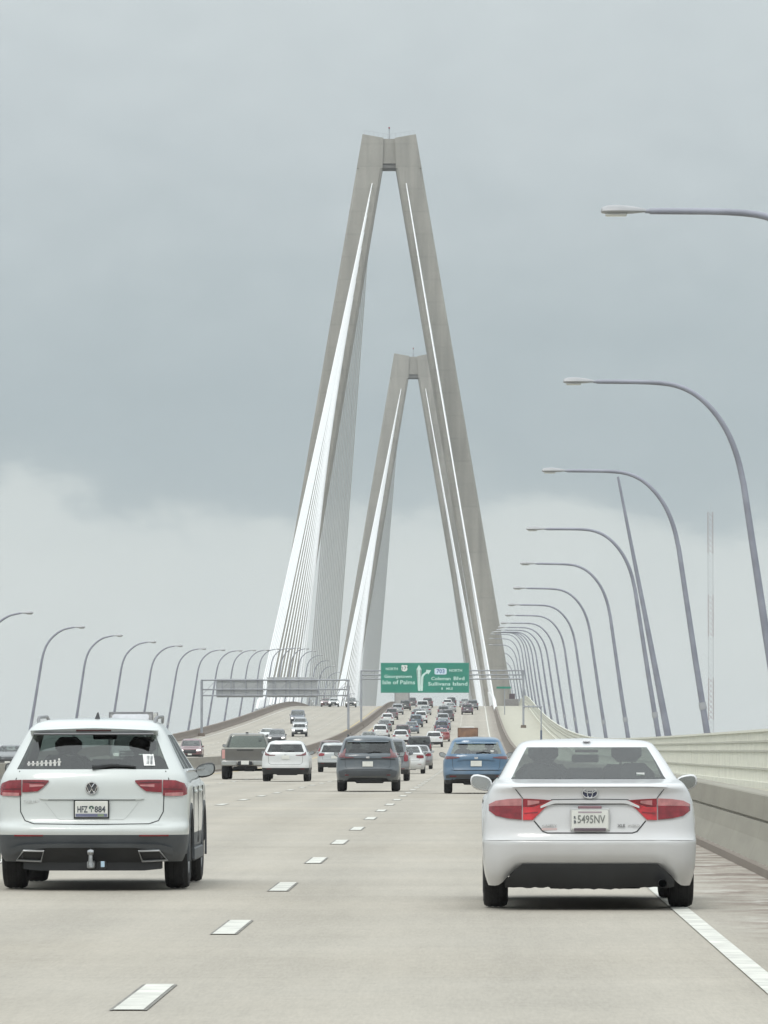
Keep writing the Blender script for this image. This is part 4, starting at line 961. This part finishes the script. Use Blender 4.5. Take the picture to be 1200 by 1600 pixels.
# ------------------------------------------------------------------ lamp posts
def lamp_post(big):
    """base at the origin, arm reaching towards -x"""
    root = thing('street_lamp')
    if big: pole = [(.35, 0, -1.2), (0, 0, 0), (-.75, 0, 4.8), (-1.42, 0, 9.4)]; arc = [(-1.42, 9.4), (-1.62, 10.35), (-2.0, 11.25), (-2.6, 12.0), (-3.25, 12.42), (-4.0, 12.58)]; end = -5.95; zh = 12.6; r0, r1 = .135, .065; hl = .95
    else: pole = [(.2, 0, -.8), (0, 0, 0), (-.6, 0, 3.7), (-1.2, 0, 7.6)]; arc = [(-1.2, 7.6), (-1.36, 8.3), (-1.65, 8.95), (-2.15, 9.5), (-2.7, 9.85), (-3.1, 9.97)]; end = -3.55; zh = 10.05; r0, r1 = .13, .06; hl = .75
    MB().tube(pole, [r0*1.05, r0*1.05, r0*.88, r0*.72], 12, False).build('pole', POLE, root, 60)
    pts = [(x, 0, z) for x, z in arc]
    def sm(p):    # smooth the bend
        q = [Vector(a) for a in p]
        for _ in range(2):
            n = [q[0]]
            for a, b in zip(q, q[1:]): n += [a.lerp(b, .25), a.lerp(b, .75)]
            n.append(q[-1]); q = n
        return q
    q = sm(pts + [(end, 0, zh)]); MB().tube(q, [r0*.72 + (r1 - r0*.72) * i/(len(q)-1) for i in range(len(q))], 10, False).build('arm', POLE, root, 60)
    m = MB(); m.tube([(end + .12, 0, zh), (end - .10, 0, zh)], .045, 8); m.build('joint', POLE, root)
    # cobra head: tapered shell, flat lens under it
    hd = MB(); rings = []
    for k, wdt, hgt in ((0, .05, .05), (.10, .08, .07), (.3, .13, .11), (.6, .17, .14), (.85, .16, .13), (.97, .12, .09), (1, .03, .03)):
        x = end - .08 - hl * k; ring = []
        for a in range(12):
            th = 2*math.pi*a/12; zz = math.sin(th); ring.append((x, wdt*math.cos(th), zh + (hgt*zz if zz > 0 else hgt*.45*zz)))
        rings.append(ring)
    hd.grid(rings, True); hd.f += [tuple(range(12)), tuple(range(72, 84))]; h = hd.build('lamp_head', HEADM, root, 40)
    MB().bbox((end - .08 - hl*.66, 0, zh - .075), (hl*.24, .11, .025), .02).build('lens', mat('lens_glass', (.55, .55, .52), .15), h)
    zc = 3.0 if big else 2.0; k = zc / pole[2][2]; xc = pole[2][0] * k
    MB().tube([(xc + .025, 0, zc - .14), (xc - .025, 0, zc + .14)], r0*1.15, 12, True).build('collar', mat('collar_paint', (.40, .40, .42), .5), root, 50)
    MB().tube([(.02, 0, -.15), (-.03, 0, .35)], [r0*1.9, r0*1.5], 12, True).build('base', POLE, root, 50)
    return root
def bigword(i):
    return ['nearest', 'second nearest', 'third nearest', 'fourth nearest', 'fifth nearest', 'sixth nearest', 'seventh nearest', 'eighth nearest', 'ninth nearest', 'tenth nearest', 'eleventh nearest', 'twelfth nearest', 'thirteenth nearest',
            'fourteenth nearest', 'fifteenth nearest', 'sixteenth nearest', 'seventeenth nearest', 'eighteenth nearest', 'nineteenth nearest', 'twentieth nearest', 'third farthest', 'second farthest', 'farthest'][i]
proto = lamp_post(True); first = True
D = [124, 182, 240, 303] + [303 + 61*k for k in range(1, 22)]
for i, y in enumerate(D):
    if y > 1420: break
    o = proto if first else copy_tree(proto); first = False
    # beyond the crest the poles only just show
    o.location = P(9.72, y, 0); o.rotation_euler = (R(random.uniform(-.5, .5)), R(random.uniform(-.45, .45)), heading(y) + R(random.uniform(-3, 3)))
    lab = ('nearest curved lamp post on the right, only its arm and head in view' if i == 0 else
           '%s curved grey lamp post in the right-hand row beyond the railing' % bigword(i) if i < 20 else '%s tiny lamp post of the right-hand row before the tower leg' % ['second farthest', 'farthest'][i-20])
    tag(o, lab, 'street lamp', 'curved lamp posts along the right edge')
proto = lamp_post(False); proto2 = True; i = 0
y = 388
while y < 1500:
    o = proto if proto2 else copy_tree(proto); proto2 = False
    o.location = P(-33.25, y, 0); o.rotation_euler = (R(random.uniform(-.5, .5)), R(random.uniform(-.45, .45)), heading(y) + math.pi + R(random.uniform(-3, 3)))
    lab = ('leftmost curved lamp post, only its arm and head entering the picture' if i == 0 else
           '%s curved lamp post in the left-hand row along the brown parapet' % bigword(i) if i < 20 else '%s tiny lamp post of the left-hand row before the white cables' % ['third farthest', 'second farthest', 'farthest'][i-20])
    tag(o, lab, 'street lamp', 'curved lamp posts along the left edge'); y += 49.5; i += 1
# straight tapered mast standing among the right-hand lamps
x, y, z = P(9.95, 296, 0); root = thing('straight_pole', 'tall straight tapering pole without arm beside the fourth lamp post on the right', 'pole', loc=(x, y, z))
MB().tube([(.1, 0, -1), (-.2, 0, 1.5), (-1.42, 0, 8), (-2.75, 0, 14.9)], [.20, .185, .12, .06], 12).build('shaft', POLE, root, 60)
MB().tube([(.02, 0, -.15), (-.06, 0, .4)], [.3, .25], 12).build('base', POLE, root, 50)

# ------------------------------------------------------------------ sign gantries
def gantry(name, Y, tl, tr, z0, chords, label, cat):
    cx, _, cz = P((tl + tr)/2, Y); W = (tr - tl)/2
    root = thing(name, label, cat, loc=(cx, Y, cz), rot=(0, 0, heading(Y)))
    for s in (-1, 1):
        for dy in (-.45, .45): MB().tube([(s*W, dy, -1.2), (s*W, dy, max(chords) - .1)], .13, 10).build('post', STEEL, root, 50)
        MB().bbox((s*W, 0, .1), (.35, .8, .25), .04).build('footing', BARM, root)
    for c in chords:
        for dy in (-.45, .45): MB().tube([(-W - .1, dy, c), (W + .1, dy, c)], .07, 8).build('chord', STEEL, root, 50)
    m = MB(); n = max(4, int(2*W/1.7)); a, b = min(chords), max(chords)
    for k in range(n + 1):
        x = -W + 2*W*k/n
        for dy in (-.45, .45):
            m.tube([(x, dy, a), (x, dy, b)], .035, 5, False)
        m.tube([(x, -.45, a), (x, .45, b)], .03, 5, False)
        if k < n: m.tube([(x, -.45, b), (x + 2*W/n, .45, b)], .03, 5, False); m.tube([(x, -.45, a), (x + 2*W/n, -.45, b)], .03, 5, False)
    m.build('truss_bracing', STEEL, root)
    return root
g = gantry('sign_gantry', 770, -14.75, 6.35, 0, (6.35, 6.9, 7.45), 'steel overhead gantry crossing our lanes that carries the green sign', 'gantry')
# the green sign itself (12.01 px per metre there; local x,z about the gantry base)
Y0 = 770; px0 = g.location.x; 
def SP(px, py): # photograph pixel on the sign plane -> local x, z
    return ((px - 600) / F * Y0 - g.location.x, 1.5 + (1425 - py) / F * Y0 - g.location.z)
GREEN = mat('sign_green', (.020, .235, .165), .45, var=.06, scale=.6)
SIGNW = mat('sign_white', (.62, .80, .74), .45, var=.03)
sx0, sz1 = SP(595, 1036.5); sx1, sz0 = SP(733, 1083.5)
sg = thing('highway_sign', 'large green overhead direction sign with white arrows reading Georgetown and Coleman Blvd', 'road sign', loc=g.location, rot=g.rotation_euler)
ys = -.66
MB().bbox(((sx0+sx1)/2, ys, (sz0+sz1)/2), ((sx1-sx0)/2, .04, (sz1-sz0)/2), .02).build('sign_panel', GREEN, sg)
fr = MB(); w_ = .05; yy = ys - .046
cxs, czs = (sx0+sx1)/2, (sz0+sz1)/2
for (a0, a1, b0, b1) in ((sx0+.08, sx1-.08, sz1-.12, sz1-.07), (sx0+.08, sx1-.08, sz0+.07, sz0+.12), (sx0+.08, sx0+.13, sz0+.12, sz1-.12), (sx1-.13, sx1-.08, sz0+.12, sz1-.12)):
    fr.box((a0, yy, b0), (a1, yy + .01, b1))
fr.build('border', mat('border_green', (.10, .33, .27), .5), sg)
def words(txt, p0, p1, top, bot, material=SIGNW, bold=.012):
    xa, za = SP(p0, top); xb, zb = SP(p1, bot)
    m = text_mesh(txt, za - zb, .008, bold, xb - xa); moved(m, ((xa+xb)/2, ys - .041, (za+zb)/2)); return m.build('lettering', material, sg)
words('NORTH', 603, 621.5, 1044.0, 1048.2); words('Georgetown', 600.5, 643.5, 1055.2, 1061.8); words('Isle of Palms', 598, 648.5, 1063.8, 1070.2)
words('NORTH', 702, 722, 1046.4, 1050.8); words('Coleman', 674, 704, 1058.6, 1063.8); words('Blvd', 709, 725.7, 1058.2, 1063.8)
words('Sullivans', 669, 703.7, 1066.6, 1072.3); words('Island', 707.7, 730.3, 1066.6, 1072.3); words('1', 690, 691.6, 1075.2, 1078.8); words('MILE', 697.5, 707.7, 1075.2, 1078.8)
def plate(x0, x1, top, bot, material, name, dy=.05, pts=None):
    xa, za = SP(x0, top); xb, zb = SP(x1, bot); m = MB()
    W, H = xb - xa, za - zb; sh = pts or [(0, .12), (.12, 0), (.88, 0), (1, .12), (1, .88), (.88, 1), (.12, 1), (0, .88)]
    v = [(xa + W*a, ys - dy, zb + H*b) for a, b in sh] + [(xa + W*a, ys - .035, zb + H*b) for a, b in sh]; n = len(sh)
    m.add(v, [tuple(range(n)), tuple(range(2*n - 1, n - 1, -1))] + [(i, (i+1) % n, (i+1) % n + n, i + n) for i in range(n)])
    return m.build(name, material, sg)
plate(627, 637, 1040, 1050.3, mat('shield_white', (.78, .80, .76), .5), 'route_shield', .052,
      [(.5, 0), (.85, .12), (1, .38), (.9, .62), (1, .86), (.82, 1), (.5, .94), (.18, 1), (0, .86), (.1, .62), (0, .38), (.15, .12)])
words('17', 629, 635, 1042.5, 1047.8, INK).location.y = -.014
plate(679, 698, 1045, 1055, mat('shield_pale_blue', (.62, .74, .84), .5), 'route_shield', .052)
words('703', 682.2, 694.8, 1046.6, 1053.0, mat('shield_blue', (.06, .13, .36), .5)).location.y = -.014
# arrows
def arrow_poly(pts, name='arrow'):
    m = MB(); q = [SP(a, b) for a, b in pts]; n = len(q)
    m.v = [(x, ys - .05, z) for x, z in q] + [(x, ys - .039, z) for x, z in q]
    bm = bmesh.new(); vs = [bm.verts.new(v) for v in m.v[:n]]; f_ = bm.faces.new(vs); r = bmesh.ops.triangulate(bm, faces=[f_]); bm.verts.index_update()
    m.f = [tuple(v.index for v in fc.verts) for fc in bm.faces]; bm.free()
    m.f += [(i, (i+1) % n, (i+1) % n + n, i + n) for i in range(n)]
    return m.build(name, SIGNW, sg)
arrow_poly([(653.4, 1080.5), (653.2, 1047.5), (650.6, 1047.3), (654.8, 1039.6), (659.0, 1047.3), (656.6, 1047.5), (656.9, 1080.5)])
arrow_poly([(657.3, 1080.5), (657.2, 1066), (657.9, 1059.5), (660, 1055), (664, 1051.6), (666.9, 1050.3), (666.0, 1047.4), (673.6, 1048.2), (669.4, 1055.0), (668.1, 1053.0), (665, 1054.5), (662, 1057.6), (660.6, 1061.5), (660.4, 1066), (660.6, 1080.5)])
g2 = gantry('sign_gantry', 692, -31.9, -14.75, 0, (4.75, 5.45, 6.55), 'steel overhead gantry over the oncoming lanes, seen from behind its two grey sign backs', 'gantry')
SBACK = mat('sign_back', (.46, .47, .47), .55, .1, var=.03)
for (a, b, t_, bt, lab) in ((338, 411, 1061, 1090, 'left of two plain grey sign backs on the oncoming-lane gantry'), (417, 496, 1058.5, 1090, 'right of two grey sign backs on the oncoming-lane gantry, in front of the cables')):
    Yg = 692; q = thing('highway_sign', lab, 'road sign', 'sign backs on the left gantry', loc=g2.location, rot=g2.rotation_euler)
    fx = lambda p: (p - 600)/F*Yg - g2.location.x; fz = lambda p: 1.5 + (1425 - p)/F*Yg - g2.location.z
    MB().bbox(((fx(a)+fx(b))/2, .62, (fz(t_)+fz(bt))/2), ((fx(b)-fx(a))/2, .03, (fz(t_)-fz(bt))/2), .01).build('sign_panel', SBACK, q)
    for k in range(4):
        x = fx(a) + (fx(b)-fx(a))*(.12 + .76*k/3); MB().box((x-.05, .52, fz(bt)), (x+.05, .588, fz(t_))).build('stiffener', STEEL, q)
# small arm-shaped frame on the path side and the small green plate by the cable feet
x, y, z = P(6.75, 600, 0); r = thing('path_signpost', 'dark post with a horizontal bar beside the footpath, left of the far lamp posts', 'signpost', loc=(x, y, z))
MB().tube([(0, 0, 0), (0, 0, 1.6)], .10, 10).build('post', mat('post_paint', (.11, .13, .19), .5), r, 50)
MB().tube([(0, 0, 1.6), (0, 0, 4.0)], .06, 8).build('upper_post', STEEL, r, 50)
MB().tube([(.1, 0, 4.0), (-1.9, 0, 4.0)], .07, 8).build('bar', STEEL, r, 50)
for k in range(4): MB().tube([(-.35 - .45*k, 0, 3.82), (-.35 - .45*k, 0, 4.15)], .05, 6).build('bracket', STEEL, r, 50)
MB().bbox((-.25, 0, .15), (.35, .25, .15), .03).build('base', BLACK, r)
x, y, z = P(4.6, 905, 0); r = thing('small_sign', 'small green plate on a post before the tower leg, right of the large green sign', 'road sign', loc=(x, y, z))
MB().tube([(0, 0, 0), (0, 0, 4.4)], .07, 8).build('post', STEEL, r, 50); MB().bbox((-.15, -.1, 4.15), (1.1, .03, .16), .01).build('sign_panel', GREEN, r)
# base of the near tower leg, path side; dark box stands for its doorway
x, y, z = P(7.0, 1120, 0); r = thing('tower_plinth', 'grey block with a dark opening at the foot of the near tower leg', 'plinth', loc=(x, y, z))
MB().bbox((0, 0, .8), (1.35, .8, .8), .05).build('plinth_body', mat('plinth_grey', (.26, .245, .24), .6), r)
MB().bbox((.1, -.05, 2.1), (.55, .5, .5), .04).build('plinth_opening', mat('plinth_dark', (.09, .06, .07), .6), r)

# ------------------------------------------------------------------ distant guyed lattice mast
r = thing('radio_mast', 'thin distant red and white lattice mast rising beyond the lamp posts at right', 'radio mast', loc=((1111-600)/F*2500, 2500, -23))
MR = mat('mast_hazed_red', (.38, .29, .29), .6); MW = mat('mast_white', (.60, .60, .60), .6)  # red greyed and paled, distance haze put into the colour
zt = 23 + 1.5 + (1425 - 800)/F*2500; n = 11; L_ = zt / n
for k in range(n):
    m = MB(); a = 1.05; z0 = k*L_; z1 = z0 + L_ - .02
    for i in range(4):
        c = [(-a, -a), (a, -a), (a, a), (-a, a)]; p, q = c[i], c[(i+1) % 4]
        m.tube([(p[0], p[1], z0), (p[0], p[1], z1)], .10, 4)
        nb = 8
        for j in range(nb):
            za, zb_ = z0 + L_*j/nb, z0 + L_*(j+1)/nb
            m.tube([(p[0], p[1], za), (q[0], q[1], min(zb_, z1))], .05, 4, False); m.tube([(q[0], q[1], za), (p[0], p[1], min(zb_, z1))], .05, 4, False)
    m.build('mast_section', MR if k % 2 == 0 else MW, r)
MB().tube([(0, 0, zt), (0, 0, zt + 4)], .07, 6).build('aerial', MW, r)
# ------------------------------------------------------------------ traffic
def place(o, t, y, back=False, color=None, label=None, cat=None, group=None, name=None, dz=0):
    o.location = P(t, y, .008); o.rotation_euler = (math.atan(slope(y + (2.3 if not back else -2.3))) * (1 if not back else -1), 0, heading(y) + (math.pi if back else 0))
    tag(o, label, cat, group)
    if name: o.name = name
    if color:
        for ch in o.children_recursive:
            if ch.type == 'MESH' and ch.data.materials and ch.data.materials[0] == PAINT: ch.color = (*color, 1)
    return o
hs, hc = suv_near(); place(hs, -3.67, 56.7)
hd, hdc = sedan_near(); place(hd, .98, 50.35)
make_prototypes()
USED = set()
def car(kind, px, y, color, label, cat, back=False, t=None, name=None, group=None):
    tt = t if t is not None else (px - 600)/F*y - rx(y)
    src = PR[kind]
    if kind in USED: o = copy_tree(src)
    else: o = src; USED.add(kind)
    return place(o, tt, y, back, color, label, cat, group or ('oncoming traffic' if back else 'traffic ahead in our lanes'), name)
W = (.64, .65, .65); S = (.34, .36, .38); G = (.13, .14, .155); K = (.022, .022, .03); DR = (.14, .03, .045); NB = (.03, .04, .085); GB = (.12, .16, .21)
car('grey_suv', 574.5, 172, DKBLUE, 'dark blue-grey SUV with roof rails just left of the dashed line, picture centre', 'suv')
car('blue_suv', 744, 164, BLUE, 'bright blue SUV ahead of the white sedan, partly hidden by its left mirror', 'suv')
car('white_suv', 446, 229, W, 'white SUV with black lower bumper just right of the pickup truck', 'suv')
car('pickup', 383, 244, None, 'grey-brown pickup truck with pale steel bumper, left of the white SUV', 'pickup truck')
car('hatch', 522, 318, (.42, .45, .46), 'pale grey hatchback with dark lower half, half hidden left of the blue-grey SUV', 'hatchback')
car('far_suv', 603, 232, G, 'dark grey SUV peeking out from behind the right side of the blue-grey SUV', 'suv')
car('far_suv', 516, 425, (.10, .06, .065), 'dark maroon SUV whose roof shows above the half hidden pale grey hatchback', 'suv', name='far_suv')
car('far_sedan', 636, 300, W, 'white sedan just right of the blue-grey SUV, in front of a grey sedan', 'sedan')
car('far_sedan', 652, 355, (.20, .205, .22), 'grey sedan between the white sedan and the tall black SUV', 'sedan')
car('boxy', 655, 470, K, 'tall boxy black SUV near the centre, ahead of the grey sedan', 'suv')
car('hatch', 678, 590, W, 'white hatchback right of the tall black SUV, ahead of it', 'hatchback')
car('far_sedan', 690, 640, (.30, .04, .045), 'small red sedan just ahead of the white hatchback near the dashed line', 'sedan')
car('far_suv', 690, 705, NB, 'navy blue SUV ahead of the small red sedan', 'suv')
car('far_suv', 692, 790, S, 'silver SUV ahead of the navy blue SUV', 'suv')
car('far_suv', 693, 880, G, 'dark grey SUV low on the crest below the two-tone white hatchback', 'suv')
car('hatch', 699, 985, W, 'white hatchback at the crest of the bridge in the third lane', 'hatchback')
car('far_suv', 705, 1015, K, 'black SUV just ahead of the white hatchback at the crest', 'suv')
place(trailer(), (731-600)/F*630 - rx(630), 630, label='low brown box trailer seen just above the roof of the blue SUV', cat='trailer', group='traffic ahead in our lanes')
car('far_suv', 730, 905, (.06, .035, .06), 'dark plum SUV in the right lane near the crest', 'suv')
car('far_sedan', 726, 1010, S, 'silver sedan at the crest in the right lane, beyond the dark plum SUV', 'sedan')
car('hatch', 626, 610, W, 'white hatchback left of the tall black SUV, a little farther ahead', 'hatchback')
car('far_suv', 629, 660, (.10, .055, .06), 'maroon SUV whose roof rises behind the white hatchback left of the black SUV', 'suv')
car('far_sedan', 643, 715, GB, 'blue-grey sedan with pale rear window ahead of the maroon SUV', 'sedan')
car('far_suv', 650, 775, GB, 'grey-blue SUV in the second lane, ahead of the blue-grey sedan', 'suv')
car('far_sedan', 652, 860, (.07, .085, .11), 'dark slate sedan in the second lane below the white van', 'sedan')
vn = car('boxy', 660, 930, W, 'tall white van-like SUV near the crest in the second lane', 'suv')
car('far_suv', 668, 1000, (.09, .05, .06), 'dark maroon SUV at the crest, right of the white van-like SUV', 'suv')
car('far_sedan', 564, 545, W, 'white sedan roof showing above the left corner of the blue-grey SUV', 'sedan')
car('far_sedan', 576, 600, G, 'dark grey sedan roof showing above the middle of the blue-grey SUV', 'sedan')
car('far_suv', 594, 660, W, 'white SUV in the left lane beside the median, right of the dark grey sedan roof', 'suv')
car('hatch', 605, 800, W, 'white hatchback in the left lane next to the median barrier below the crest', 'hatchback')
car('far_suv', 612, 850, (.12, .09, .10), 'brownish grey SUV in the left lane just ahead of the white hatchback', 'suv')
car('far_suv', 621, 905, S, 'silver SUV in the left lane just behind the grey box truck', 'suv')
car('box', 628, 975, (.34, .33, .335), 'grey box truck at the crest beside the median barrier', 'truck')
car('far_suv', 643, 1010, (.10, .08, .09), 'dark SUV at the crest right of the grey box truck', 'suv')
for t_, y_, k_, c_, l_, ct_ in ((-11.2, 735, 'far_sedan', G, 'grey sedan in the left lane between two white cars below the crest', 'sedan'),
        (-11.2, 955, 'far_suv', K, 'black SUV directly behind the grey box truck at the crest', 'suv'),
        (-7.4, 815, 'far_suv', W, 'white SUV in the second lane between grey-blue cars below the crest', 'suv'),
        (-7.5, 900, 'far_sedan', S, 'silver sedan in the second lane right behind the white van-like SUV', 'sedan'),
        (-3.9, 745, 'far_sedan', GB, 'blue-grey sedan in the third lane between navy and silver SUVs', 'sedan'),
        (-3.8, 835, 'far_suv', (.05, .045, .05), 'near-black SUV in the third lane just beyond the silver SUV', 'suv'),
        (-3.8, 935, 'far_sedan', S, 'silver sedan in the third lane right behind the white hatchback at the crest', 'sedan'),
        (-.3, 960, 'far_suv', G, 'grey SUV in the right lane between the plum SUV and the silver sedan', 'suv')):
    car(k_, 0, y_, c_, l_, ct_, t=t_)
# oncoming
car('boxy', 466, 815, (.05, .065, .10), 'dark blue oncoming SUV with lit headlights, farther of the pair left of the near tower', 'suv', True)
car('hatch', 469, 690, W, 'white oncoming hatchback with dark grille in front of the dark blue one', 'hatchback', True)
car('far_suv', 470, 745, S, 'silver oncoming SUV between the white and the dark blue oncoming cars', 'suv', True)
car('far_sedan', 419, 640, W, 'white oncoming sedan right above the pickup truck', 'sedan', True)
car('far_suv', 434, 610, K, 'black oncoming SUV whose roof shows between the pickup and the white SUV', 'suv', True)
car('far_suv', 301, 470, DR, 'dark red oncoming SUV right of the near white SUV', 'suv', True)
car('box', 213, 333, (.60, .60, .61), 'pale grey oncoming box truck rising above the roof of the near white SUV', 'truck', True)
car('far_sedan', 22, 345, (.03, .035, .045), 'dark oncoming sedan at the left edge of the picture, behind the white SUV mirror', 'sedan', True)
car('far_sedan', 510, 1025, DR, 'dark red oncoming sedan at the crest of the far carriageway', 'sedan', True)
car('hatch', 522, 1020, W, 'white oncoming hatchback at the crest, right of the dark red one', 'hatchback', True)
car('far_suv', 549, 1010, (.10, .10, .09), 'dark oncoming SUV with lit headlights at the crest behind the gantry post', 'suv', True)
for k in list(PR):
    if k not in USED:
        for ch in list(PR[k].children_recursive): bpy.data.objects.remove(ch)
        bpy.data.objects.remove(PR[k])
